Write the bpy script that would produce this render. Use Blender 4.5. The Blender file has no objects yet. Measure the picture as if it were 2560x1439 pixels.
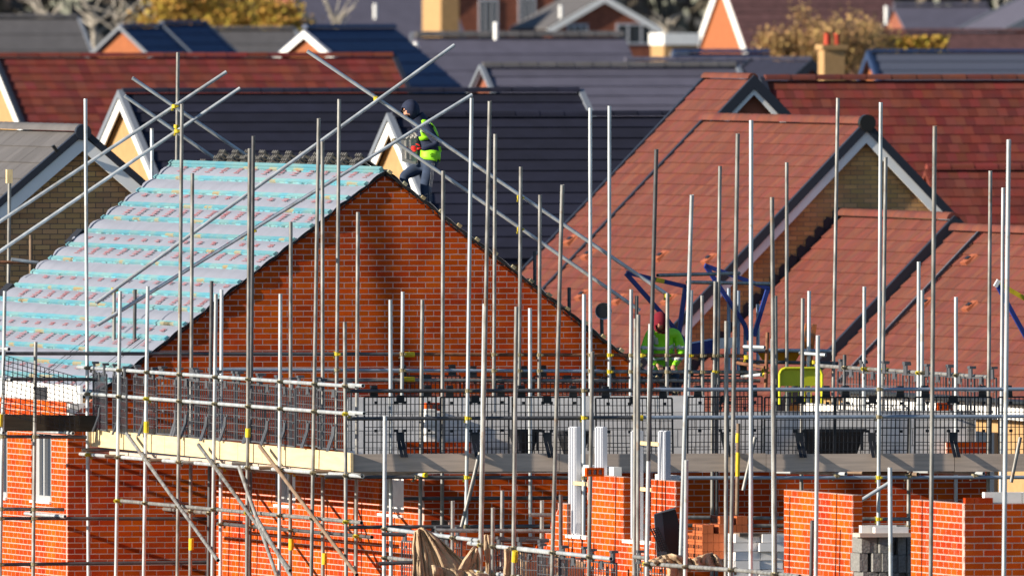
import bpy, math, random
from mathutils import Vector, Matrix, Quaternion, noise
R = math.radians
rnd = random.Random(7)
scn = bpy.context.scene
COL = scn.collection

# ---------------------------------------------------------------- camera, sky, sun, exposure
F, CX, YH, HC = 60000.0, 1280.0, -80.0, 10.7      # focal length in photo pixels, image centre, horizon row, eye height
cam_d = bpy.data.cameras.new('camera')
cam = bpy.data.objects.new('camera', cam_d)
COL.objects.link(cam)
scn.camera = cam
cam.location = (0, 0, HC)
cam.rotation_euler = (R(90) - math.atan((719.5 - YH) / F), 0, 0)
cam_d.sensor_width = 36.0
cam_d.lens = 36.0 * F / 2560.0
cam_d.clip_start = 1.0
cam_d.clip_end = 6000.0
cam_d.dof.use_dof = True
cam_d.dof.focus_distance = 306.0
cam_d.dof.aperture_fstop = 7.6

SUN_A, SUN_EL = 22.0, 18.5                          # degrees: turn from due left towards the camera, height
sx, sy = -math.cos(R(SUN_A)), -math.sin(R(SUN_A))
sun_dir = Vector((sx * math.cos(R(SUN_EL)), sy * math.cos(R(SUN_EL)), math.sin(R(SUN_EL))))
wd = bpy.data.worlds.new('World')
scn.world = wd
wd.use_nodes = True
nt = wd.node_tree
sky = nt.nodes.new('ShaderNodeTexSky')
sky.sky_type = 'NISHITA'
sky.sun_disc = False
sky.sun_elevation = R(SUN_EL)
sky.sun_rotation = math.atan2(sx, sy)
sky.air_density = 1.0
sky.dust_density = 0.3
sky.ozone_density = 3.5
bg = nt.nodes['Background']
bg.inputs[1].default_value = 0.07
nt.links.new(sky.outputs[0], bg.inputs[0])
sl = bpy.data.lights.new('sun', 'SUN')
sl.energy = 5.0
sl.angle = R(0.5)
sl.color = (1.0, 0.89, 0.72)
so = bpy.data.objects.new('sun', sl)
COL.objects.link(so)
so.rotation_euler = sun_dir.to_track_quat('Z', 'Y').to_euler()
so.location = (-60, 100, 60)
vs = scn.view_settings
vs.view_transform = 'Standard'
vs.look = 'None'
vs.exposure = 0.9
vs.gamma = 1.0
vs.use_curve_mapping = False
scn.cycles.max_bounces = 6
scn.cycles.use_denoising = True

# ---------------------------------------------------------------- site frame: u right, w away from the camera, z up
TH = R(15)
S, C = math.sin(TH), math.cos(TH)
Y0 = 321.4
def V(*a): return Vector(a)
def Wt(p): return Vector((p[0] * C - p[1] * S, Y0 + p[0] * S + p[1] * C, p[2]))
def _ray(px, py, t):
    X = (px - CX) / F * t
    return V(X * C + (t - Y0) * S, -X * S + (t - Y0) * C, HC - (py - YH) / F * t)
def pw(px, py, w):                                   # where the sight line meets the frontal plane w
    k = (px - CX) / F
    return _ray(px, py, (w + Y0 * C) / (C - k * S))
def pu(px, py, u):                                   # where it meets the side plane u
    k = (px - CX) / F
    return _ray(px, py, (u + Y0 * S) / (k * C + S))
def pY(px, py, Y): return _ray(px, py, Y)
def proj(p):
    q = Wt(p)
    return CX + F * q.x / q.y, YH + F * (HC - q.z) / q.y

# ---------------------------------------------------------------- materials
MATS = {}
def mat(name, col, rough=0.7, metal=0.0, var=0.0, nscale=3.0, col2=None, bump=0.0, bscale=40.0, objvar=0.0, spec=0.4, stretch=(1, 1, 1), hue=0.0, lo=0.35, hi=0.65, spots=None):
    m = bpy.data.materials.new(name)
    m.use_nodes = True
    n, l = m.node_tree.nodes, m.node_tree.links
    b = n['Principled BSDF']
    b.inputs['Roughness'].default_value = rough
    b.inputs['Metallic'].default_value = metal
    b.inputs['Specular IOR Level'].default_value = spec
    b.inputs['Base Color'].default_value = (*col, 1)
    geo = n.new('ShaderNodeNewGeometry')
    mp = n.new('ShaderNodeMapping')
    mp.inputs['Scale'].default_value = stretch
    l.new(geo.outputs['Position'], mp.inputs['Vector'])
    cur = None
    if col2 is not None or var:
        nz = n.new('ShaderNodeTexNoise')
        nz.inputs['Scale'].default_value = nscale
        nz.inputs['Detail'].default_value = 5
        l.new(mp.outputs[0], nz.inputs['Vector'])
        rp = n.new('ShaderNodeValToRGB')
        c2 = col2 if col2 is not None else tuple(c * (1 - var) for c in col)
        rp.color_ramp.elements[0].position = lo
        rp.color_ramp.elements[1].position = hi
        rp.color_ramp.elements[0].color = (*col, 1)
        rp.color_ramp.elements[1].color = (*c2, 1)
        l.new(nz.outputs['Fac'], rp.inputs['Fac'])
        cur = rp.outputs['Color']
    if objvar or hue:
        oi = n.new('ShaderNodeObjectInfo')
        ad = n.new('ShaderNodeMath'); ad.operation = 'ADD'
        l.new(oi.outputs['Random'], ad.inputs[0]); l.new(geo.outputs['Random Per Island'], ad.inputs[1])
        fr = n.new('ShaderNodeMath'); fr.operation = 'FRACT'
        l.new(ad.outputs[0], fr.inputs[0])
        hs = n.new('ShaderNodeHueSaturation')
        mr = n.new('ShaderNodeMapRange')
        mr.inputs['To Min'].default_value = 1 - objvar; mr.inputs['To Max'].default_value = 1 + objvar * 0.7
        l.new(fr.outputs[0], mr.inputs['Value']); l.new(mr.outputs[0], hs.inputs['Value'])
        if hue:
            m7 = n.new('ShaderNodeMath'); m7.operation = 'MULTIPLY'; m7.inputs[1].default_value = 7.31
            f7 = n.new('ShaderNodeMath'); f7.operation = 'FRACT'
            l.new(fr.outputs[0], m7.inputs[0]); l.new(m7.outputs[0], f7.inputs[0])
            m2 = n.new('ShaderNodeMapRange'); m2.inputs['To Min'].default_value = 0.5 - hue; m2.inputs['To Max'].default_value = 0.5 + hue
            l.new(f7.outputs[0], m2.inputs['Value']); l.new(m2.outputs[0], hs.inputs['Hue'])
        if cur is not None: l.new(cur, hs.inputs['Color'])
        else: hs.inputs['Color'].default_value = (*col, 1)
        cur = hs.outputs['Color']
    if spots:                                          # stains, splashes and smears: colour, scale, threshold, strength
        n3 = n.new('ShaderNodeTexNoise'); n3.inputs['Scale'].default_value = spots[1]; n3.inputs['Detail'].default_value = 6; n3.inputs['Roughness'].default_value = 0.65
        l.new(geo.outputs['Position'], n3.inputs['Vector'])
        r3 = n.new('ShaderNodeMapRange'); r3.inputs['From Min'].default_value = spots[2]; r3.inputs['From Max'].default_value = spots[2] + 0.10; r3.inputs['To Max'].default_value = spots[3]
        l.new(n3.outputs['Fac'], r3.inputs['Value'])
        mx = n.new('ShaderNodeMixRGB'); mx.inputs[2].default_value = (*spots[0], 1)
        l.new(r3.outputs[0], mx.inputs[0])
        if cur is not None: l.new(cur, mx.inputs[1])
        else: mx.inputs[1].default_value = (*col, 1)
        cur = mx.outputs[0]
    if cur is not None: l.new(cur, b.inputs['Base Color'])
    if bump:
        n2 = n.new('ShaderNodeTexNoise'); n2.inputs['Scale'].default_value = bscale; n2.inputs['Detail'].default_value = 4
        l.new(mp.outputs[0], n2.inputs['Vector'])
        bp = n.new('ShaderNodeBump'); bp.inputs['Strength'].default_value = bump; bp.inputs['Distance'].default_value = 0.02
        l.new(n2.outputs['Fac'], bp.inputs['Height']); l.new(bp.outputs['Normal'], b.inputs['Normal'])
    MATS[name] = m
    return m
def emit_none(): pass
mat('brick_red', (0.50, 0.080, 0.006), 1.0, spec=0.02, col2=(0.34, 0.036, 0.009), nscale=1.5, objvar=0.18, spots=((0.40, 0.17, 0.10), 2.3, 0.61, 0.4), hue=0.004, bump=0.06, bscale=60)
mat('mortar', (0.54, 0.37, 0.33), 1.0, spec=0.1, var=0.25, nscale=6)
mat('brick_buff', (0.34, 0.20, 0.095), 0.85, var=0.3, nscale=9, objvar=0.22, hue=0.008, bump=0.05)
mat('brick_brown', (0.52, 0.30, 0.155), 0.95, spec=0.1, col2=(0.60, 0.34, 0.13), nscale=1.1, objvar=0.2, hue=0.008, bump=0.05)
mat('mortar_brown', (0.28, 0.19, 0.13), 0.95, var=0.3)
mat('mortar_dark', (0.15, 0.12, 0.10), 0.95, var=0.3)
mat('galv', (0.56, 0.60, 0.64), 0.42, 0.35, var=0.30, nscale=7, objvar=0.14, spots=((0.36, 0.34, 0.31), 5.0, 0.56, 0.8), stretch=(1, 1, 0.25), bump=0.05)
mat('dull', (0.31, 0.31, 0.305), 0.5, 0.35, col2=(0.16, 0.155, 0.15), nscale=13, objvar=0.2, spots=((0.20, 0.13, 0.085), 3.5, 0.58, 0.75), stretch=(1, 1, 0.3), bump=0.08)
mat('darktube', (0.115, 0.115, 0.125), 0.5, 0.35, var=0.35, nscale=8, objvar=0.12)
mat('rust', (0.27, 0.12, 0.065), 0.85, 0.1, var=0.5, nscale=12)
mat('bluegalv', (0.36, 0.43, 0.54), 0.4, 0.4, var=0.2, nscale=8)
mat('yellow', (0.70, 0.52, 0.02), 0.55, var=0.25, nscale=15)
mat('coupler_zinc', (0.30, 0.26, 0.17), 0.5, 0.5, var=0.5, nscale=30)
mat('coupler_yellow', (0.60, 0.48, 0.03), 0.5, 0.2, var=0.4, nscale=25)
mat('plastic_black', (0.012, 0.013, 0.018), 0.45)
mat('plastic_black_sunlit', (0.075, 0.08, 0.095), 0.5, var=0.3)  # black plastic greyed: sunlight put into the colour of sun-facing mesh and tray parts
mat('board_new', (0.68, 0.53, 0.31), 0.75, var=0.18, nscale=2, stretch=(1, 1, 9), bump=0.05)
mat('board_grey', (0.60, 0.48, 0.40), 0.9, col2=(0.47, 0.38, 0.32), nscale=3, stretch=(0.6, 0.6, 9), bump=0.0, objvar=0.1)
mat('board_brown_shaded', (0.055, 0.042, 0.03), 0.85, var=0.35, nscale=3, stretch=(1, 1, 7))  # brown timber darkened, shade on the board put into its colour
mat('timber', (0.24, 0.165, 0.115), 0.85, var=0.35, nscale=8)
mat('timber_pale', (0.72, 0.55, 0.30), 0.8, var=0.2, nscale=8)
mat('block_light', (0.80, 0.77, 0.76), 0.95, var=0.12, nscale=5, spots=((0.55, 0.52, 0.50), 2.0, 0.56, 0.6), objvar=0.07, bump=0.02)
mat('block_white', (0.84, 0.82, 0.78), 0.95, var=0.08, nscale=5, objvar=0.05)
mat('block_joint', (0.36, 0.35, 0.345), 0.95, var=0.2)
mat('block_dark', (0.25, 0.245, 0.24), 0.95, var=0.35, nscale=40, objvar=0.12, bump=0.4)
mat('pvc_white', (0.46, 0.48, 0.54), 0.35)
mat('pvc_grey', (0.36, 0.37, 0.39), 0.4)
mat('paint_white', (0.88, 0.88, 0.88), 0.5, var=0.06)
mat('underlay', (0.215, 0.232, 0.295), 0.8, var=0.10, nscale=2.5, bump=0.25, bscale=9)
mat('underlay_black', (0.014, 0.014, 0.018), 0.6)
mat('print_red', (0.31, 0.085, 0.10), 0.8, col2=(0.28, 0.16, 0.185), nscale=14)
mat('batten', (0.085, 0.275, 0.355), 0.75, col2=(0.155, 0.30, 0.32), nscale=1.6, objvar=0.12, bump=0.3, bscale=30, lo=0.4, hi=0.6)
mat('batten_pale', (0.25, 0.28, 0.22), 0.75, col2=(0.31, 0.235, 0.12), nscale=5)
mat('tile_grey', (0.135, 0.13, 0.125), 0.85, var=0.3, nscale=12, objvar=0.2)
mat('tile_red', (0.160, 0.048, 0.033), 0.85, spec=0.12, col2=(0.120, 0.044, 0.037), nscale=6, objvar=0.14, hue=0.008, spots=((0.20, 0.10, 0.075), 1.1, 0.58, 0.25), bump=0.15)
mat('tile_red_dark', (0.185, 0.040, 0.029), 0.85, spec=0.1, col2=(0.15, 0.042, 0.036), nscale=3, objvar=0.24, hue=0.01)
mat('vent_red', (0.33, 0.09, 0.04), 0.8, var=0.15)
mat('tile_grey_brightened', (0.48, 0.46, 0.43), 0.85, var=0.2, nscale=12)  # lighter copy of the grey tile, brightened in colour against the shade
mat('tile_orange', (0.46, 0.115, 0.035), 0.7, var=0.15)
mat('tile_navy', (0.017, 0.018, 0.036), 0.8, spec=0.25, var=0.2, nscale=3, objvar=0.25)
mat('tile_slate', (0.105, 0.10, 0.14), 0.7, var=0.15, nscale=2, objvar=0.12)
mat('tile_stone', (0.108, 0.102, 0.106), 0.8, var=0.15, nscale=3, objvar=0.12)
mat('tile_blue', (0.022, 0.045, 0.115), 0.5, var=0.2)
mat('tile_purple', (0.13, 0.060, 0.060), 0.8, var=0.35, nscale=4, objvar=0.15)
mat('verge_navy', (0.018, 0.022, 0.036), 0.5)
mat('lead', (0.16, 0.18, 0.22), 0.6)
mat('gutter', (0.012, 0.011, 0.011), 0.4)
mat('wall_orange', (0.35, 0.112, 0.042), 0.85, var=0.15, nscale=4)
mat('wall_buff', (0.42, 0.255, 0.115), 0.85, var=0.15, nscale=6)
mat('wall_brown', (0.27, 0.088, 0.052), 0.85, var=0.3, nscale=5)
mat('glass_dark', (0.02, 0.03, 0.05), 0.08, spec=0.6)
mat('hessian', (0.50, 0.36, 0.235), 0.95, var=0.3, nscale=5, bump=0.35, bscale=30)
mat('hivis', (0.30, 0.78, 0.02), 0.6, var=0.1)
mat('reflective', (0.55, 0.56, 0.56), 0.35)
mat('cloth_navy', (0.020, 0.028, 0.065), 0.9, var=0.3, nscale=14)
mat('jeans', (0.035, 0.055, 0.105), 0.9, var=0.35, nscale=10)
mat('skin', (0.50, 0.25, 0.17), 0.6)
mat('hair_dark', (0.03, 0.018, 0.01), 0.7)
mat('glove_red', (0.62, 0.018, 0.014), 0.6)
mat('wool_red', (0.16, 0.006, 0.018), 0.95)
mat('steel_blue', (0.018, 0.035, 0.22), 0.4, var=0.2)
mat('hopper_amber', (0.75, 0.33, 0.01), 0.5)
mat('barrier_lime', (0.55, 0.56, 0.02), 0.45)
mat('post_orange', (0.60, 0.14, 0.01), 0.7, col2=(0.22, 0.12, 0.08), nscale=6)
mat('stripe_grey', (0.30, 0.30, 0.33), 0.8)
mat('cloth_white', (0.70, 0.70, 0.72), 0.8)
mat('ground', (0.10, 0.085, 0.065), 0.95, var=0.4, nscale=0.5)
mat('bark', (0.16, 0.12, 0.09), 0.9, var=0.3, nscale=6)
mat('bark_pale', (0.42, 0.38, 0.33), 0.9, var=0.35, nscale=3)
mat('leaf_yellow', (0.38, 0.24, 0.035), 0.8, objvar=0.3, hue=0.03)
mat('leaf_tan', (0.40, 0.25, 0.10), 0.85, objvar=0.3, hue=0.02)
mat('leaf_olive', (0.13, 0.108, 0.08), 0.85, objvar=0.35, hue=0.03)
mat('pot_red', (0.45, 0.05, 0.02), 0.7)
mat('solar', (0.095, 0.105, 0.145), 0.35)

# ---------------------------------------------------------------- mesh helpers
ORI = {}
class MB:
    def __init__(s): s.v, s.f = [], []
    def hexa(s, p):                                   # 8 points: bottom ring 0-3, top ring 4-7
        i = len(s.v); s.v += [Vector(q) for q in p]
        s.f += [(i, i+3, i+2, i+1), (i+4, i+5, i+6, i+7), (i, i+1, i+5, i+4), (i+1, i+2, i+6, i+5), (i+2, i+3, i+7, i+6), (i+3, i, i+4, i+7)]
        return s
    def box(s, a0, a1, b0, b1, c0, c1):
        return s.hexa([(a0, b0, c0), (a1, b0, c0), (a1, b1, c0), (a0, b1, c0), (a0, b0, c1), (a1, b0, c1), (a1, b1, c1), (a0, b1, c1)])
    def prism(s, poly, ex):                           # polygon (list of points) pushed along the vector ex
        ex = Vector(ex); n = len(poly); i = len(s.v)
        s.v += [Vector(q) for q in poly] + [Vector(q) + ex for q in poly]
        s.f += [tuple(range(i + n - 1, i - 1, -1)), tuple(range(i + n, i + 2 * n))]
        s.f += [(i + k, i + (k + 1) % n, i + n + (k + 1) % n, i + n + k) for k in range(n)]
        return s
    def bar(s, p, q, a, b, up=(0, 0, 1)):             # rectangular bar from p to q, a wide, b tall
        p, q = Vector(p), Vector(q); d = (q - p).normalized(); up = Vector(up)
        x = d.cross(up)
        if x.length < 1e-4: x = d.cross(V(1, 0, 0))
        x.normalize(); y = x.cross(d).normalized()
        x *= a / 2; y *= b / 2
        return s.hexa([p - x - y, p + x - y, p + x + y, p - x + y, q - x - y, q + x - y, q + x + y, q - x + y])
    def tube(s, p, q, r, n=8, r2=None, caps=True):
        p, q = Vector(p), Vector(q); d = (q - p).normalized(); r2 = r if r2 is None else r2
        x = d.orthogonal().normalized(); y = d.cross(x); i = len(s.v)
        for c, rr in ((p, r), (q, r2)):
            s.v += [c + (x * math.cos(2 * math.pi * k / n) + y * math.sin(2 * math.pi * k / n)) * rr for k in range(n)]
        s.f += [(i + k, i + (k + 1) % n, i + n + (k + 1) % n, i + n + k) for k in range(n)]
        if caps: s.f += [tuple(range(i + n - 1, i - 1, -1)), tuple(range(i + n, i + 2 * n))]
        return s
    def quad(s, a, b, c, d):
        i = len(s.v); s.v += [Vector(x) for x in (a, b, c, d)]; s.f.append((i, i+1, i+2, i+3)); return s
    def mesh(s, name, o=(0, 0, 0), smooth=False):
        o = Vector(o); me = bpy.data.meshes.new(name)
        me.from_pydata([tuple(q - o) for q in s.v], [], s.f)
        me.update()
        if smooth:
            me.polygons.foreach_set('use_smooth', [True] * len(me.polygons))
            try: me.set_sharp_from_angle(angle=R(40))
            except Exception: pass
        return me
    def build(s, name, m, parent=None, o=None, smooth=False, **props):
        if o is None: o = ORI.get(parent.name, V(0, 0, 0)) if parent else (s.v[0].copy() if s.v else V(0, 0, 0))
        me = s.mesh(name, o, smooth); me.materials.append(MATS[m])
        return obj(name, me, parent, o, **props)
def obj(name, me, parent=None, o=(0, 0, 0), **props):
    ob = bpy.data.objects.new(name, me); COL.objects.link(ob)
    if parent: ob.parent = parent
    else: ob.location = Wt(o); ob.rotation_euler = (0, 0, TH)
    ORI[ob.name] = Vector(o)
    for k, x in props.items():
        if x is not None: ob[k] = x
    return ob
def thing(name, label, category, o=(0, 0, 0), group=None):
    return obj(name, None, None, Vector(o), label=label, category=category, group=group)
def inst(name, me, parent, loc, rot=None, scale=None, **props):    # a child that shares its mesh; loc in site coordinates
    ob = bpy.data.objects.new(name, me); COL.objects.link(ob)
    ob.parent = parent
    ob.location = Vector(loc) - ORI[parent.name]
    if rot is not None:
        if isinstance(rot, (int, float)): ob.rotation_euler = (0, 0, rot)
        elif isinstance(rot, Quaternion): ob.rotation_mode = 'QUATERNION'; ob.rotation_quaternion = rot
        else: ob.rotation_euler = rot
    if scale is not None: ob.scale = scale
    ORI[ob.name] = ORI[parent.name]
    for k, x in props.items(): ob[k] = x
    return ob
def ordinal(i):
    L = ['first', 'second', 'third', 'fourth', 'fifth', 'sixth', 'seventh', 'eighth', 'ninth', 'tenth', 'eleventh', 'twelfth', 'thirteenth', 'fourteenth', 'fifteenth', 'sixteenth', 'seventeenth', 'eighteenth']
    return L[i]

# tubes: one hollow unit mesh for each finish
TUBE = {}
def tube_mesh(m):
    if m not in TUBE:
        b = MB(); n = 14; r, ri = 0.0248, 0.0202
        for z in (0, 1):
            for rr in (r, ri):
                b.v += [V(math.cos(2 * math.pi * k / n) * rr, math.sin(2 * math.pi * k / n) * rr, z) for k in range(n)]
        for k in range(n):
            j = (k + 1) % n
            b.f += [(k, j, 2 * n + j, 2 * n + k), (n + j, n + k, 3 * n + k, 3 * n + j), (j, k, n + k, n + j), (2 * n + k, 2 * n + j, 3 * n + j, 3 * n + k)]
        me = b.mesh('scaffold_tube', smooth=True); me.materials.append(MATS[m]); TUBE[m] = me
    return TUBE[m]
FIN = dict(g='galv', d='dull', k='darktube', r='rust', b='bluegalv', t='timber')
def tube(parent, name, p, q, fin='g'):
    p, q = Vector(p), Vector(q); d = q - p
    return inst(name, tube_mesh(FIN[fin]), parent, p, d.to_track_quat('Z', 'Y'), (1, 1, d.length))
# a scaffold clamp: two collars at right angles, bolt and nut
CLAMP = {}
def clamp_mesh(m):
    if m not in CLAMP:
        b = MB()
        b.tube((0, 0, -0.024), (0, 0, 0.024), 0.033, 10)
        b.tube((-0.024, 0.056, 0), (0.024, 0.056, 0), 0.033, 10)
        b.box(-0.022, 0.022, 0.01, 0.05, -0.022, 0.022)
        b.tube((0.03, -0.03, 0), (0.03, 0.045, 0), 0.008, 6)
        b.tube((-0.02, 0.056, -0.055), (-0.02, 0.056, 0.03), 0.008, 6)
        b.box(0.018, 0.044, -0.05, -0.026, -0.013, 0.013)
        b.box(-0.034, -0.008, 0.042, 0.07, -0.058, -0.034)
        me = b.mesh('coupler', smooth=False); me.materials.append(MATS[m]); CLAMP[m] = me
    return CLAMP[m]
def clamp(parent, p, rz=0.0, kind=None):
    k = kind or ('coupler_yellow' if rnd.random() < 0.2 else 'coupler_zinc')
    return inst('coupler', clamp_mesh(k), parent, p, (rnd.uniform(-.06, .06), rnd.uniform(-.06, .06), rz))

# ---------------------------------------------------------------- brickwork, blockwork, tiling
def in_frame(p, m=30):
    x, y = proj(p); return -m < x < 2560 + m and -m < y < 1439 + m
def masonry(parent, O, a, n, z0, z1, rows, m, mort, focus=(1280, 720), nobj=300, L=0.225, H=0.075, J=0.012, depth=0.10, recess=0.0009, piece='brick', rest='brickwork', body='mortar_bed', stag=0.5, jit=0.0004, zmin=None):
    """courses of bricks from z0 to z1 on the plane through O with direction a and outward normal n;
    rows(z) gives the stretches (from, to) of wall along a at that height"""
    O, a, n = Vector(O), Vector(a), Vector(n)
    rz = math.atan2(a.y, a.x)
    bl, bh = L - J, H - J
    bm = MB().box(-bl / 2, bl / 2, -0.0, depth * 0.8, -bh / 2, bh / 2)
    me = bm.mesh(piece); me.materials.append(MATS[m])
    bed, cut, cand = MB(), MB(), []
    def P(s, dn, z): q = O + a * s + n * dn; return V(q.x, q.y, z)
    def slab(b, s0b, s1b, s0t, s1t, zb, zt, df, db):
        b.hexa([P(s0b, df, zb), P(s1b, df, zb), P(s1b, -db, zb), P(s0b, -db, zb), P(s0t, df, zt), P(max(s1t, s0t + .002), df, zt), P(max(s1t, s0t + .002), -db, zt), P(s0t, -db, zt)])
    i = 0; z = z0
    while z < z1 - 1e-6:
        zb, zt = z + J / 2, z + H - J / 2
        iv = rows(z + H / 2); ib, it = rows(zb), rows(zt)
        if len(ib) != len(iv): ib = iv
        if len(it) != len(iv): it = [(min(max(x0, (x0 + x1) / 2), x1), x1) for x0, x1 in iv] if not it else iv
        for (s0, s1), (b0, b1), (t0, t1) in zip(iv, ib, it):
            if b1 - b0 < 0.03: continue
            slab(bed, b0, b1, t0, t1, z, z + H + 0.0005, -recess, depth)
            off = (i % 2) * L * stag
            k = math.floor((b0 - off) / L)
            while k * L + off < b1:
                x0, x1 = k * L + off + J / 2, (k + 1) * L + off - J / 2
                k += 1
                if x0 >= max(b0, t0) - 1e-4 and x1 <= min(b1, t1) + 1e-4:
                    cand.append((x0, x1, zb, zt))
                else:
                    c0, c1, d0, d1 = max(x0, b0), min(x1, b1), max(x0, t0), min(x1, t1)
                    if c1 - c0 > 0.02:
                        if d1 - d0 < 0.004: d0 = d1 = min(max((d0 + d1) / 2, c0), c1)
                        slab(cut, c0, c1, d0, d1, zb, zt, 0, depth * 0.5)
        z += H; i += 1
    def score(c):
        x, y = proj(P((c[0] + c[1]) / 2, 0, (c[2] + c[3]) / 2))
        bad = 0 if (0 < x < 2560 and 0 < y < 1439) else 1e6
        return bad + math.hypot(x - focus[0], y - focus[1])
    cand.sort(key=score)
    for j, c in enumerate(cand):
        if j < nobj and score(c) < 1e6:
            q = P((c[0] + c[1]) / 2, rnd.uniform(-jit, jit), (c[2] + c[3]) / 2)
            inst(piece, me, parent, q, rz + rnd.uniform(-.004, .004))
        else:
            if zmin is not None and c[2] < zmin: continue
            slab(cut, c[0], c[1], c[0], c[1], c[2], c[3], rnd.uniform(-jit, jit), depth * 0.5)
    if cut.v: cut.build(rest, m, parent, kind='stuff')
    return bed.build(body, mort, parent, kind='stuff')

def tiling(parent, O, d, n, L, D, tw, g, t, m, focus=(1280, 720), nobj=300, stag=0.5, piece='roof_tile', rest='roof_tiling', s_lim=None, jit=0.003):
    """roof tiles on the plane through O (top corner), d down the slope, n outward; a = d x n runs along the ridge"""
    O, d, n = Vector(O), Vector(d).normalized(), Vector(n).normalized()
    a = d.cross(n).normalized()
    q = Matrix((a, d, n)).transposed().to_quaternion()
    w, h = tw * 0.985, g * 1.04
    b = MB().hexa([(0, 0, 0), (w, 0, 0), (w, h, 0), (0, h, 0), (0, 0, t * .25), (w, 0, t * .25), (w, h, t), (0, h, t)])
    b.f = [tuple(x) for x in b.f]
    me = b.mesh(piece); me.materials.append(MATS[m])
    cut, cand = MB(), []
    nr = int(round(D / g)); g = D / nr
    for i in range(nr):
        r0 = i * g
        lo, hi = (0, L) if s_lim is None else s_lim(r0 + g / 2)
        k = math.floor(lo / tw) - 1
        while k * tw + (i % 2) * tw * stag < hi:
            x0 = k * tw + (i % 2) * tw * stag; x1 = x0 + tw; k += 1
            c0, c1 = max(x0, lo), min(x1, hi)
            if c1 - c0 < 0.02: continue
            cand.append((c0, c1, r0, c1 - c0 > tw * .999))
    def P(s, r, z): return O + a * s + d * r + n * z
    def score(c):
        x, y = proj(P(c[0], c[2], 0))
        return (0 if (0 < x < 2560 and 0 < y < 1439 and c[3]) else 1e6) + math.hypot(x - focus[0], y - focus[1])
    cand.sort(key=score)
    for j, c in enumerate(cand):
        dz = rnd.uniform(0, jit)
        if j < nobj and score(c) < 1e6: inst(piece, me, parent, P(c[0], c[2], dz), q)
        else:
            e0, e1 = c[0], c[0] + (c[1] - c[0]) * .985
            cut.hexa([P(e0, c[2], 0), P(e1, c[2], 0), P(e1, c[2] + h, 0), P(e0, c[2] + h, 0), P(e0, c[2], t * .25 + dz), P(e1, c[2], t * .25 + dz), P(e1, c[2] + h, t + dz), P(e0, c[2] + h, t + dz)])
    if cut.v: cut.build(rest, m, parent, kind='stuff')

def half_round(parent, p, q, r, seg, m, name='ridge_tile', n=8):     # a run of half-round ridge tiles
    p, q = Vector(p), Vector(q); L = (q - p).length; d = (q - p) / L; k = max(1, int(round(L / seg))); sl_ = L / k
    x = d.cross(V(0, 0, 1)).normalized()
    b = MB()
    ring = [(math.cos(math.pi * j / n), math.sin(math.pi * j / n)) for j in range(n + 1)]
    for y0, rr in ((0, r), (sl_ * 0.985, r * 1.06)):
        b.v += [V(cx * rr, y0, sz * rr) for cx, sz in ring]
    b.f += [(j, j + 1, n + 2 + j, n + 1 + j) for j in range(n)] + [tuple(range(n, -1, -1)), tuple(range(n + 1, 2 * n + 2))]
    me = b.mesh(name, smooth=True); me.materials.append(MATS[m])
    rot = Matrix((x, d, x.cross(d))).transposed().to_quaternion()
    for j in range(k): inst(name, me, parent, p + d * sl_ * j, rot)
# ---------------------------------------------------------------- ground
gm = MB().quad((-3000, -400, 0), (3000, -400, 0), (3000, 5000, 0), (-3000, 5000, 0))
gm.build('ground', 'ground', None, (0, 0, 0), kind='structure')

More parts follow.
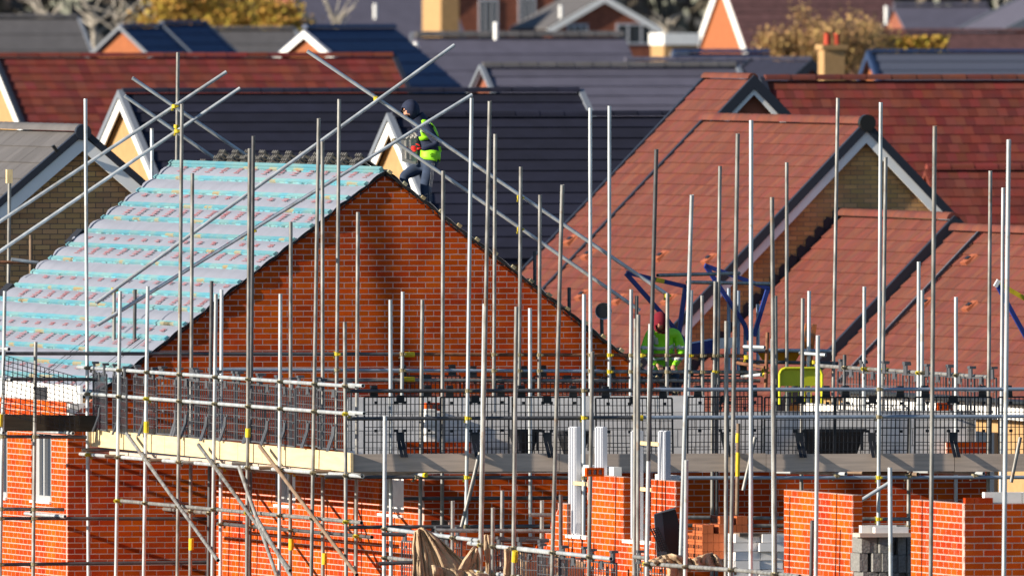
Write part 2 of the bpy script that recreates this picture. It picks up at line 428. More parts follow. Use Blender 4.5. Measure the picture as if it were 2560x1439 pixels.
# ---------------------------------------------------------------- a house with a gabled roof
def gable_house(name, label, ori, c, rz, l0, l1, half, pitch, wall, roof, tiles=None, barge=None, verge=None, bw=0.13, vw=0.09, ridge=None, ends=(1, 1), wallz=0.0, brick=None, oh=0.12, course=None, focus=(1280, 700), windows=(), rr=0.11, cat='house', faces=(-1, 1), ridge_seg=0.45, beta=0.0):
    """ridge along ori ('u' or 'w') from l0 to l1 at the cross coordinate c and height rz"""
    def P(al, ac, z): return V(al, c + ac, z) if ori == 'u' else V(c + ac, al, z)
    tp, cp, sp = math.tan(R(pitch)), math.cos(R(pitch)), math.sin(R(pitch))
    ez = rz - half * tp
    t = thing(name, label, cat, P(l0 if beta else (l0 + l1) / 2, 0, 0))
    t.rotation_euler.z = TH + R(beta)
    wi = half - 0.25; zt = rz - 0.16; a0, a1 = l0 + oh, l1 - oh
    ew = zt - wi * tp
    # wall body: pentagon pushed along the ridge
    ins = 0.11 if brick else 0.0
    MB().prism([P(a0 + ins, -wi + ins, wallz), P(a0 + ins, wi - ins, wallz), P(a0 + ins, wi - ins, ew), P(a0 + ins, 0, zt), P(a0 + ins, -wi + ins, ew)], P(a1 - ins, 0, 0) - P(a0 + ins, 0, 0)).build('wall', wall if not brick else brick[1], t)
    if brick:                                         # brick skin on the near gable
        rows = lambda z: [(-wi, wi)] if z < ew else ([(-(zt - z) / tp, (zt - z) / tp)] if z < zt - .02 else [])
        masonry(t, P(a0, 0, 0), P(0, 1, 0) - P(0, 0, 0), P(-1, 0, 0) - P(0, 0, 0), brick[2], zt, rows, brick[0], brick[1], focus=focus)
    D = half / cp
    for sgn in (-1, 1):
        dv = P(0, sgn * cp, -sp) - P(0, 0, 0); nv = P(0, sgn * sp, cp) - P(0, 0, 0)
        MB().prism([P(l0, 0, rz - .05), P(l0, sgn * half, ez - .05), P(l0, sgn * half, ez - .14), P(l0, 0, rz - .14)], P(l1, 0, 0) - P(l0, 0, 0)).build('roof', roof, t)
        if sgn in faces and sgn == faces[0] and tiles:
            av = dv.cross(nv)
            st = l0 if av.dot(P(1, 0, 0) - P(0, 0, 0)) > 0 else l1
            tiling(t, P(st, 0, rz - .05), dv, nv, l1 - l0, D, tiles[0], tiles[1], tiles[2], roof, focus=focus, nobj=tiles[3], stag=tiles[4])
        elif course and sgn == faces[0]:
            k = int(D / course); g = D / k
            b = MB().hexa([(0, 0, 0), (1, 0, 0), (1, g * 1.04, 0), (0, g * 1.04, 0), (0, 0, .008), (1, 0, .008), (1, g * 1.04, .032), (0, g * 1.04, .032)])
            me = b.mesh('tile_course'); me.materials.append(MATS[roof])
            av = dv.cross(nv); st = l0 if av.dot(P(1, 0, 0) - P(0, 0, 0)) > 0 else l1
            qq = Matrix((av, dv, nv)).transposed().to_quaternion()
            for i in range(k): inst('tile_course', me, t, P(st, 0, rz - .05) + dv * (g * i), qq, (l1 - l0, 1, 1))
        for e, (ee, sd) in enumerate(((l0, -1), (l1, 1))):
            if not ends[e]: continue
            ex = P(sd * 0.025, 0, 0) - P(0, 0, 0)
            if barge:
                z0, z1 = rz - .10, rz - .10 - bw / cp
                MB().prism([P(ee, 0, z0), P(ee, sgn * half, z0 - half * tp), P(ee, sgn * half, z1 - half * tp), P(ee, 0, z1)], ex).build('bargeboard', barge, t)
            if verge:
                z0, z1 = rz + .03, rz + .03 - vw / cp
                MB().prism([P(ee - sd * .05, 0, z0), P(ee - sd * .05, sgn * half, z0 - half * tp), P(ee - sd * .05, sgn * half, z1 - half * tp), P(ee - sd * .05, 0, z1)], P(sd * .11, 0, 0) - P(0, 0, 0)).build('verge_strip', verge, t)
    if ridge: half_round(t, P(l0 + .03, 0, rz - .03), P(l1 - .03, 0, rz - .03), rr, ridge_seg, ridge)
    for (face, al, ac, z0, w_, h_) in windows:          # face 'e' near end, 's' side wall
        if face == 'e':
            f0 = MB(); ex = P(-.05, 0, 0) - P(0, 0, 0)
            pa = lambda x, z: P(a0, x, z)
        else:
            sg = faces[0]
            pa = lambda x, z: P(x, sg * wi, z)
            ex = P(0, sg * .05, 0) - P(0, 0, 0)
        cc = ac if face == 'e' else al
        fr = MB()
        for (x0, x1, y0, y1) in ((cc - w_/2, cc + w_/2, z0, z0 + .08), (cc - w_/2, cc + w_/2, z0 + h_ - .08, z0 + h_), (cc - w_/2, cc - w_/2 + .08, z0 + .08, z0 + h_ - .08), (cc + w_/2 - .08, cc + w_/2, z0 + .08, z0 + h_ - .08), (cc - w_*.2, cc - w_*.2 + .07, z0 + .08, z0 + h_ - .08), (cc + w_*.2 - .07, cc + w_*.2, z0 + .08, z0 + h_ - .08)):
            fr.prism([pa(x0, y0), pa(x1, y0), pa(x1, y1), pa(x0, y1)], ex)
        wo = fr.build('window', 'pvc_white', t)
        MB().prism([pa(cc - w_/2 + .04, z0 + .04), pa(cc + w_/2 - .04, z0 + .04), pa(cc + w_/2 - .04, z0 + h_ - .04), pa(cc - w_/2 + .04, z0 + h_ - .04)], ex * .4).build('pane', 'glass_dark', wo)
    return t

# ---------------------------------------------------------------- house E: buff gable on the left, grey roof
ap = pY(206, 322, 345.0)
eE = gable_house('buff_brick_house', 'buff brick house with white bargeboards and grey tiled roof behind the blue battened roof', 'w', ap.x, ap.z, ap.y, ap.y + 11, 4.6, 40.0, 'brick_brown', 'tile_stone',
    tiles=(0.34, 0.345, 0.03, 300, 0.5), barge='paint_white', verge='verge_navy', bw=0.165, vw=0.085, ridge='tile_stone', brick=('brick_brown', 'mortar_dark', 2.0), focus=(150, 560), rr=0.10, ends=(1, 0), ridge_seg=0.42)
MB().tube(ap + V(0, -.08, -.05), ap + V(0, .02, -.05), 0.115, 14).build('ridge_end_cap', 'verge_navy', eE)
MB().prism([pw(128, 366, ap.y - .1), pw(134, 362, ap.y - .1), pw(145, 378, ap.y - .1), pw(139, 382, ap.y - .1)], (0, -.06, 0)).build('verge_clip', 'gutter', eE)

# ---------------------------------------------------------------- right-hand red roofs
ap1 = pY(2165, 304, 388.0)
r1far = pu(1762, 290, ap1.x)
r1 = gable_house('red_roofed_house', 'brown brick house with large red tiled roof and white barge under a round ridge cap', 'w', ap1.x, ap1.z, ap1.y, r1far.y, 4.9, 45.5, 'brick_brown', 'tile_red',
    tiles=(0.30, 0.245, 0.032, 300, 0.0), barge='paint_white', verge='verge_navy', bw=0.17, vw=0.13, ridge='tile_red', brick=('brick_brown', 'mortar_brown', 3.0), focus=(2150, 480), rr=0.115, ends=(1, 1))
MB().tube(ap1 + V(0, -.12, -.02), ap1 + V(0, .02, -.02), 0.135, 18).build('ridge_end_cap', 'gutter', r1)
def vent_tile(parent, px, py, O, d, n):              # a raised vent tile with a dark slot, where the sight line meets the roof plane
    p0, p1 = _ray(px, py, 300), _ray(px, py, 500); r_ = p1 - p0
    p = p0 + r_ * ((Vector(O) - p0).dot(n) / r_.dot(n)); a = d.cross(n)
    b = MB()
    b.hexa([p - a*.16 - d*.12, p + a*.16 - d*.12, p + a*.16 + d*.14, p - a*.16 + d*.14, p - a*.14 - d*.10 + n*.03, p + a*.14 - d*.10 + n*.03, p + a*.15 + d*.13 + n*.07, p - a*.15 + d*.13 + n*.07])
    o_ = b.build('vent_tile', 'vent_red', parent)
    MB().hexa([p - a*.09 - d*.02 + n*.05, p + a*.09 - d*.02 + n*.05, p + a*.09 + d*.05 + n*.055, p - a*.09 + d*.05 + n*.055, p - a*.09 - d*.02 + n*.066, p + a*.09 - d*.02 + n*.066, p + a*.09 + d*.05 + n*.076, p - a*.09 + d*.05 + n*.076]).build('slot', 'gutter', o_)
def plane_w(apx, pitch): return (apx - V(0, 0, .03), V(-math.cos(R(pitch)), 0, -math.sin(R(pitch))), V(-math.sin(R(pitch)), 0, math.cos(R(pitch))))
for px, py in ((1460, 737), (1552, 748), (1676, 748), (1656, 640), (1475, 636), (1431, 600), (1777, 647)):
    vent_tile(r1, px, py, *plane_w(ap1, 45.5))

# a lower roof against that gable, then the nearest red roof with its eaves
ap2 = pw(2105, 533, ap1.y + .1)
n2 = pu(2385, 540, ap2.x)
r2 = gable_house('red_roofed_house', 'lower red tiled roof abutting a brown brick gable along stepped lead flashing', 'w', ap2.x, ap2.z, n2.y, ap2.y, 3.6, 45.5, 'wall_buff', 'tile_red',
    tiles=(0.30, 0.245, 0.032, 300, 0.0), ridge='tile_red', verge='verge_navy', vw=0.17, focus=(2100, 700), rr=0.11, ends=(1, 0))
fl = MB()                                             # stepped flashing up the brown gable
for i in range(24):
    s_ = i * 0.15
    q = V(ap2.x - s_, ap1.y - .012 + .12, ap2.z - s_ * math.tan(R(45.5)))
    fl.prism([q + V(.02, 0, -.06), q + V(-.16, 0, -.20), q + V(-.16, 0, .03), q + V(-.10, 0, .10), q + V(.02, 0, .06)], (0, -.014, 0))
fl.build('stepped_flashing', 'verge_navy', r2)
ap3 = V(ap2.x - .02, n2.y - .02, ap2.z - .17)
r3 = gable_house('red_roofed_house', 'nearest red tiled roof on the right with black gutter and white fascia', 'w', ap3.x, ap3.z, n2.y - 14.0, n2.y - .12, 2.45, 45.5, 'wall_buff', 'tile_red',
    tiles=(0.30, 0.245, 0.032, 300, 0.0), ridge='tile_red', focus=(2420, 760), rr=0.11, ends=(0, 0))
q3 = pu(2462, 545, ap3.x)
O3, d3, n3 = plane_w(ap3, 45.5)
MB().bar(V(ap3.x, q3.y, ap3.z) + n3 * .03, V(ap3.x, q3.y, ap3.z) + n3 * .03 + d3 * 3.4, 0.05, 0.05, n3).build('verge_seam', 'verge_navy', r3)
MB().bar(V(ap3.x, q3.y + .06, ap3.z) + n3 * .03, V(ap3.x, q3.y + .06, ap3.z) + n3 * .03 + d3 * 3.4, 0.035, 0.04, n3).build('verge_seam', 'lead', r3)
for px, py in ((2427, 649), (2320, 757), (2430, 765)): vent_tile(r3, px, py, O3, d3, n3)
e3 = V(ap3.x - 2.45, 0, ap3.z - 2.45 * math.tan(R(45.5)))
gb = MB(); gb.tube((e3.x - .06, n2.y - 14, e3.z - .06), (e3.x - .06, n2.y - 2.4, e3.z - .06), .06, 10)
gb.build('gutter', 'gutter', r3)
MB().box(e3.x - .0, e3.x + .03, n2.y - 14, n2.y - 2.4, e3.z - .33, e3.z - .13).build('fascia', 'paint_white', r3)
MB().box(e3.x + .18, e3.x + .235, n2.y - 10.2, n2.y - 8.9, e3.z - 1.9, e3.z - .55).build('window', 'glass_dark', r3)
for dw in (5.2, 5.9): MB().box(e3.x + .15, e3.x + .22, n2.y - dw - .25, n2.y - dw, e3.z - 1.5, e3.z - .5).build('wall_panel', 'wall_brown', r3)

# red roofs facing the camera behind, and the small red gable between
ap5 = pY(1908, 196, 444.0)
r5 = gable_house('red_roofed_house', 'wide dark red tiled roof facing the camera behind the scaffold on the right', 'u', ap5.y, ap5.z, ap5.x, ap5.x + 16, 4.6, 42.0, 'wall_brown', 'tile_red_dark',
    tiles=(0.19, 0.245, 0.022, 300, 0.5), ridge='tile_red', focus=(2300, 280), barge='paint_white', verge='verge_navy', bw=.16, rr=.10, ridge_seg=0.48)
ap5b = pY(2312, 418, 432.0)
gable_house('red_roofed_house', 'low dark red roof in shade with its own ridge under the wide red roof', 'u', ap5b.y, ap5b.z, ap5b.x, ap5b.x + 8, 3.2, 42.0, 'wall_brown', 'tile_red_dark',
    tiles=(0.19, 0.245, 0.022, 120, 0.5), ridge='tile_red_dark', focus=(2480, 450), rr=.09)
ap0 = pY(1884, 192, 401.0)
f0 = pu(1764, 188, ap0.x)
gable_house('red_roofed_house', 'small red roof with dark verge and white barge left of the wide dark red roof', 'w', ap0.x, ap0.z, ap0.y, f0.y, 6.6, 45.5, 'wall_brown', 'tile_red',
    tiles=(0.30, 0.245, 0.032, 200, 0.0), ridge='tile_red', barge='paint_white', verge='verge_navy', vw=.16, bw=.14, focus=(1800, 240), rr=.09, ends=(1, 1))

# navy roofs across the middle
def roof_u(name, label, px0, py0, px1, Y, half, pitch, wall, roof, **kw):
    a = pY(px0, py0, Y); b = pw(px1, py0, a.y)
    return gable_house(name, label, 'u', a.y, a.z, a.x, b.x, half, pitch, wall, roof, **kw)
roof_u('navy_roofed_house', 'house with dark navy tiled roof and buff gable left of the tile stacks', 302, 228, 1452, 445, 4.4, 29.5, 'wall_buff', 'tile_navy', course=0.34, barge='paint_white', verge='lead', bw=.20, vw=.12, ridge='tile_navy', rr=.09)
roof_u('navy_roofed_house', 'house with dark navy tiled roof and buff gable behind the stooping roofer', 975, 286, 1900, 414, 4.0, 31.0, 'wall_buff', 'tile_navy', course=0.34, barge='paint_white', verge='lead', bw=.20, vw=.10, ridge='tile_navy', rr=.09)
n2p = pY(1240, 655, 394.0)
# far red roof on the left
roof_u('red_roofed_house', 'long dark red tiled roof with white barge at the upper left', -12, 140, 985, 545, 5.0, 30.0, 'wall_buff', 'tile_red_dark', tiles=(0.235, 0.36, 0.032, 300, 0.0), barge='paint_white', verge='verge_navy', bw=.24, ridge='tile_red_dark', rr=.10, focus=(500, 230), ridge_seg=.5)
# grey and blue roofs further back
roof_u('grey_roofed_house', 'long slate grey roof with pale ridge above the navy roofs', 1204, 164, 1842, 560, 6.5, 30.0, 'wall_brown', 'tile_slate', course=0.42, ridge='tile_stone', rr=.11, verge='lead')
roof_u('grey_roofed_house', 'plain grey roof with pale ridge behind the crossed tubes', 1036, 90, 1560, 700, 7.5, 30.0, 'wall_brown', 'tile_slate', course=0.9, ridge='tile_stone', rr=.16)
roof_u('blue_roofed_house', 'orange brick gable with wide white barge and deep blue roof', 760, 68, 1160, 640, 4.6, 36.0, 'wall_orange', 'tile_blue', beta=42, course=0.5, barge='paint_white', bw=.15, ridge='tile_blue', rr=.10)
roof_u('blue_roofed_house', 'orange brick gable with blue roof at the left of the pair', 300, 66, 470, 780, 3.6, 38.0, 'wall_orange', 'tile_blue', beta=40, course=0.5, verge='lead', ridge='tile_blue')
roof_u('blue_roofed_house', 'orange brick gable with blue roof at the right of the pair', 402, 58, 590, 800, 3.6, 38.0, 'wall_orange', 'tile_blue', beta=40, course=0.5, verge='lead', ridge='tile_blue')
roof_u('grey_roofed_house', 'grey roof at the far upper left corner behind the dark red roof', -130, 42, 196, 800, 6.0, 32.0, 'wall_brown', 'tile_stone', course=0.9, ridge='tile_stone', verge='lead')
roof_u('grey_roofed_house', 'grey roof below the yellow tree between two blue roofs', 470, 72, 738, 830, 5.5, 32.0, 'wall_brown', 'tile_stone', course=0.9, ridge='tile_stone', verge='lead')
roof_u('grey_roofed_house', 'low grey roof left of the little dark gable behind the red ridge', 1560, 150, 2030, 640, 5.5, 30.0, 'wall_brown', 'tile_slate', course=0.6, ridge='tile_slate')
roof_u('blue_roofed_house', 'thin strip of blue roof above the long slate roof', 1680, 130, 1925, 690, 4.0, 30.0, 'wall_brown', 'tile_blue', ridge='tile_blue')
for px, py, Yd, lb in ((1835, 158, 600, 'small dark gable peeping over the small red roof'), (2030, 150, 630, 'small dark brick gable with navy verges left of the buff chimney')):
    a = pY(px, py, Yd)
    gable_house('gabled_house', lb, 'w', a.x, a.z, a.y, a.y + 6, 3.5, 40, 'wall_brown', 'tile_navy', verge='verge_navy', vw=.22)
a = pY(2172, 128, 640)
h3 = gable_house('solar_roofed_house', 'orange gable with blue grey panelled roof behind the wide red roof', 'u', a.y, a.z, a.x, a.x + 16, 4.5, 38.0, 'wall_orange', 'solar', course=0.36, verge='tile_blue', vw=.18, ridge='tile_blue', rr=.08)

# far houses along the top edge
def far_house(label, px, py, Y, half, pitch, depth, wall, roof, **kw):
    a = pY(px, py, Y)
    return gable_house('brick_house', label, 'w', a.x, a.z, a.y, a.y + depth, half, pitch, wall, roof, **kw)
far_house('red brick house with low gable, white barge and two white windows', 1512, -16, 1000, 2.5, 29, 6, 'wall_brown', 'tile_stone', barge='paint_white', bw=.24, windows=(('e', 0, 1.32, 7.5, 1.6, .88), ('e', 0, -1.15, 7.98, .9, .38)))
far_house('far red brick house with a tall sash window and orange lit side', 1260, -120, 1080, 4.3, 40, 4.0, 'wall_brown', 'tile_stone', windows=(('e', 0, -.7, 7.4, .9, 1.9), ('e', 0, 1.1, 7.7, .8, 1.7)))
roof_u('brick_house', 'far house with hipped looking grey roof and white windows', 700, -90, 1095, 1000, 5.5, 33.0, 'wall_brown', 'tile_slate', windows=(('s', pY(1010, 60, 1000).x, 0, 7.0, 1.5, 1.0), ('s', pY(1060, 60, 1000).x, 0, 7.0, 1.0, 1.0)), ridge='tile_slate')
roof_u('brick_house', 'orange gable with wide white barge and long purple brown roof', 1800, -66, 2210, 960, 6.5, 37.0, 'wall_orange', 'tile_purple', course=0.5, barge='paint_white', bw=.38, ridge='tile_purple')
roof_u('brick_house', 'far house with dark slate roof at the upper right', 2232, 12, 2470, 900, 3.6, 28.0, 'wall_brown', 'tile_slate', ridge='tile_slate')
roof_u('brick_house', 'far brown roofed house behind the right hand orange hedge', 2200, 78, 2700, 800, 3.0, 30.0, 'wall_brown', 'tile_purple', ridge='tile_purple')
a = pY(2560, -20, 860)
gable_house('brick_house', 'far slate roofed wing sloping down at the top right corner', 'w', a.x + 2, a.z, a.y, a.y + 6, 6.4, 26, 'wall_brown', 'tile_slate', verge='lead', vw=.3)
a = pY(1703, 84, 950)
g0 = MB().box(a.x - .7, a.x + .7, a.y, a.y + 2, 0, a.z - .45).build('yellow_lit_garage', 'wall_buff', None, a - V(0, 0, a.z), label='small buff extension with white flat roof beside the red brick house', category='extension')
MB().box(a.x - .75, a.x + .75, a.y - .12, a.y + 2.1, a.z - .45, a.z).build('flat_roof', 'paint_white', g0)
MB().box(a.x - .45, a.x + .3, a.y - .05, a.y, a.z - 1.5, a.z - .75).build('window', 'pvc_white', g0)
# orange lit end wall and chimney stacks
a = pY(1126, 90, 985)
MB().box(a.x - .40, a.x + .36, a.y, a.y + 3, 0, a.z + 3).build('chimney_stack', 'wall_buff', None, a - V(0, 0, a.z), label='broad buff chimney breast lit by the sun left of the sash window', category='chimney')
a = pY(2086, 112, 600)
ch = MB().box(a.x - .27, a.x + .27, a.y, a.y + .55, 0, a.z + .0).box(a.x - .33, a.x + .33, a.y - .06, a.y + .61, a.z - .12, a.z - .0005).build('chimney', 'wall_buff', None, a - V(0, 0, a.z), label='buff brick chimney with two red clay pots', category='chimney')
for dx in (-.12, .13): MB().tube((a.x + dx, a.y + .25, a.z), (a.x + dx, a.y + .25, a.z + .28), .085, 10, .07).build('chimney_pot', 'pot_red', ch)

# ---------------------------------------------------------------- trees
def tree(name, label, px, py_top, Y, rad, leaf, n, bark='bark', h=None, size=.16, squash=1.0, trunk=.12):
    top = pY(px, py_top, Y); r_ = random.Random(int(px * 7 + Y))
    t = thing(name, label, 'tree', (top.x, top.y, 0))
    cz = top.z - rad * squash
    b = MB()
    b.tube((top.x, top.y, 0), (top.x + .1, top.y, cz), trunk, 8, trunk * .55)
    limbs = []
    for i in range(14):
        an = r_.uniform(0, 6.28); z0 = cz - rad * .7 * r_.random(); ln = rad * r_.uniform(.6, 1.05); el = r_.uniform(.2, 1.2)
        e = V(top.x + math.cos(an) * math.cos(el) * ln, top.y + math.sin(an) * math.cos(el) * ln, z0 + math.sin(el) * ln * squash)
        b.tube((top.x, top.y, z0), e, trunk * .35, 5, trunk * .1); limbs.append(e)
    b.build('trunk', bark, t)
    if n:
        c = MB()
        clumps = [V(top.x, top.y, cz) + V(r_.gauss(0, .42), r_.gauss(0, .42), r_.gauss(0, .42) * squash) * rad for _ in range(26)] + limbs
        for i in range(n):
            q = r_.choice(clumps) + V(r_.gauss(0, .17), r_.gauss(0, .17), r_.gauss(0, .15)) * rad
            d1 = V(r_.gauss(0, 1), r_.gauss(0, 1), r_.gauss(0, 1)).normalized(); d2 = d1.orthogonal().normalized()
            sz = size * r_.uniform(.5, 1.2)
            c.quad(q - d1 * sz, q - d2 * sz * .5, q + d1 * sz, q + d2 * sz * .5)
        c.build('crown', leaf, t)
    return t
for i, (px, py, Y, rad, lb) in enumerate(((455, -30, 900, 1.5, 'leftmost yellow autumn tree above the blue roofs'), (545, -45, 930, 1.8, 'largest yellow autumn tree in the middle of the yellow group'), (630, -25, 900, 1.7, 'yellow autumn tree right of the largest one'), (700, -8, 880, 1.3, 'rightmost yellow autumn tree by the white barge'))):
    tree('autumn_tree', lb, px, py, Y, rad, 'leaf_yellow', 3200, size=.12)
for px, py, Y, rad, lb in ((1955, 62, 760, 1.0, 'low tan bush at the left of the brown bushes'), (2030, 42, 760, 1.15, 'tan shrub left of the tallest brown bush'), (2108, 26, 760, 1.4, 'tallest tan bush behind the buff chimney'), (2165, 52, 770, 1.0, 'tan bush right of the buff chimney')):
    tree('bare_bush', lb, px, py, Y, rad, 'leaf_tan', 3000, size=.075)
for i, (px, py, Y, rad, lb) in enumerate(((110, -60, 950, 1.4, 'pale bare tree left above the grey roof'), (230, -70, 940, 1.5, 'pale bare tree over the gap beside the grey roof'), (300, -75, 930, 1.6, 'pale bare tree right of the gap, before the blue roofs'), (360, -80, 960, 1.5, 'pale bare tree left of the yellow trees'), (835, -70, 880, 1.6, 'pale bare tree before the far hipped roof'), (2500, -60, 1000, 1.6, 'pale bare tree at the far upper right'), (1665, -20, 1050, 1.2, 'pale bare tree between two far gables'))):
    tree('bare_tree', lb, px, py, Y, rad, 'leaf_olive', 0, bark='bark_pale', trunk=.17)
a0, a1 = pY(2195, 100, 780), pY(2365, 98, 780)
hb = MB(); r_ = random.Random(5)
for i in range(2200):
    f_ = r_.random(); q = a0.lerp(a1, f_) + V(0, r_.uniform(-.4, .4), r_.uniform(-1.2, .1)); d1 = V(r_.gauss(0, 1), r_.gauss(0, 1), r_.gauss(0, 1)).normalized(); d2 = d1.orthogonal()
    hb.quad(q - d1 * .09, q - d2 * .05, q + d1 * .09, q + d2 * .05)
hb.build('autumn_hedge', 'leaf_yellow', None, V(a0.x, a0.y, 0), label='low orange clipped hedge above the panelled roof', category='hedge')
# a far belt of winter woodland closes the view
wb = MB(); r_ = random.Random(11)
c0 = pY(1280, 0, 1450)
for i in range(9000):
    x = c0.x + r_.uniform(-130, 130); z = r_.triangular(0, 19, 8); q = V(x, c0.y + r_.uniform(-6, 16), z)
    d1 = V(r_.gauss(0, 1), r_.gauss(0, .5), r_.gauss(0, 1)).normalized(); d2 = d1.orthogonal().normalized(); sz = r_.uniform(.5, 1.3)
    wb.quad(q - d1 * sz, q - d2 * sz * .6, q + d1 * sz, q + d2 * sz * .6)
wb.build('woodland', 'leaf_olive', None, V(c0.x, c0.y, 0), kind='stuff', label='far belt of bare brown woodland along the top', category='woodland')

# white flue pipes and downpipes catching the light on the far houses
for px, y0, y1, Y, lb in ((938, 14, 48, 995, 'white flue pipe on the far grey roof'), (1240, 62, 100, 690, 'short white pipe above the plain grey roof'), (1040, 112, 164, 690, 'white downpipe at the end of the plain grey roof'), (2216, 20, 62, 890, 'white lit corner pipe beside the purple brown roof'), (1402, 18, 46, 985, 'small white flue on the low brick gable roof')):
    p, q = pY(px, y1, Y), pY(px, y0, Y)
    t = thing('flue_pipe', lb, 'pipe', p)
    MB().tube(p, q, .075, 10).build('pipe', 'paint_white', t, smooth=True)
    MB().tube(q, q + V(0, 0, .07), .10, 10, .06).build('cowl', 'paint_white', t, smooth=True)
# ================================================================ house A: red brick gable, half-built roof
apA = pw(962, 434, 0.0)
uA = apA.x; zA = apA.z
uL = pw(170, 1100, 0.0).x
hA = uA - uL
tA = 0.745; pA = math.atan(tA)
wA1 = pu(440, 412, uA).y                              # far end of the ridge
eA = zA - hA * tA
hsA = thing('unfinished_house', 'red brick house with blue battened roof and brick gable facing the camera', 'house', (uA, 5, 0))
rowsA = lambda z: [(-hA, hA)] if z < eA else ([(-(zA - z) / tA, (zA - z) / tA)] if z < zA - .02 else [])
masonry(hsA, (uA, 0, 0), (1, 0, 0), (0, -1, 0), zA - 75 * .075 - .03, zA, rowsA, 'brick_red', 'mortar', focus=(900, 700))
MB().box(uL + .12, uA + hA - .12, .12, wA1 - .1, 0, eA - .05).build('inner_wall', 'block_light', hsA)
# sunlit side wall with its windows; s runs towards the camera from w = wA1
def rows_side(w_end, openings, top):
    def f(z):
        iv = [(0.0, w_end)]
        for s0, s1, z0, z1 in openings:
            if z0 <= z <= z1:
                iv = [q for a_, b_ in iv for q in ((a_, min(b_, s0)), (max(a_, s1), b_)) if q[1] - q[0] > .02]
        return iv if z < top else []
    return f
def sA(px, py): return wA1 - pu(px, py, uL).y
zt_, zs_ = pu(100, 1085, uL).z, pu(100, 1251, uL).z
opA = [(sA(78, 1200), sA(128, 1200), zs_, zt_), (sA(-30, 1200), sA(18, 1200), zs_, zt_)]
zW = pu(100, 1001, uL).z
MB().box(uL + .02, uL + .3, .0, wA1 - .1, eA - .1, zW - .01).build('wall_plate', 'block_light', hsA)
masonry(hsA, (uL, wA1, 0), (0, -1, 0), (-1, 0, 0), zA - 75 * .075 - .03, zW, rows_side(wA1 - .105, opA, zW), 'brick_red', 'mortar', focus=(90, 1250), nobj=260)
for s0, s1, z0, z1 in opA:
    w0, w1 = wA1 - s0, wA1 - s1
    f = MB()
    f.box(uL + .05, uL + .12, w1 + .10, w0, z0, z0 + .07).box(uL + .05, uL + .12, w1 + .10, w1 + .2, z0 + .07, z1).box(uL + .05, uL + .12, w0 - .25, w0, z0 + .07, z1).box(uL + .04, uL + .12, (w0 + w1) / 2 - .02, (w0 + w1) / 2 + .05, z0 + .07, z1)
    fo = f.build('window', 'pvc_grey', hsA)
    MB().box(uL + .085, uL + .10, w1 + .1, w0, z0 + .05, z1).build('pane', 'glass_dark', fo)
    MB().box(uL + .01, uL + .14, w1 - .005, w1 + .09, z0, z1).build('cavity_block', 'block_dark', hsA)
    MB().box(uL - .03, uL + .04, w1, w0, z0 - .03, z0 + .002).build('window_sill', 'block_light', hsA)
# eaves board
for i in range(5):
    w1 = 0.25 + i * 2.1
    zt1, zb1 = pu(100, 957, uA - 4.14).z, pu(100, 1003, uA - 4.14).z
    MB().box(uA - 4.14, uA - 4.10, w1, w1 + 2.08, zb1, zt1).build('eaves_board', 'paint_white', hsA)
wv_ = pu(102, 990, uA - 4.16).y
MB().box(uA - 4.156, uA - 4.143, wv_ - .3, wv_ + .33, zb1 - .05, zt1 - .05).build('eaves_vent', 'underlay_black', hsA)
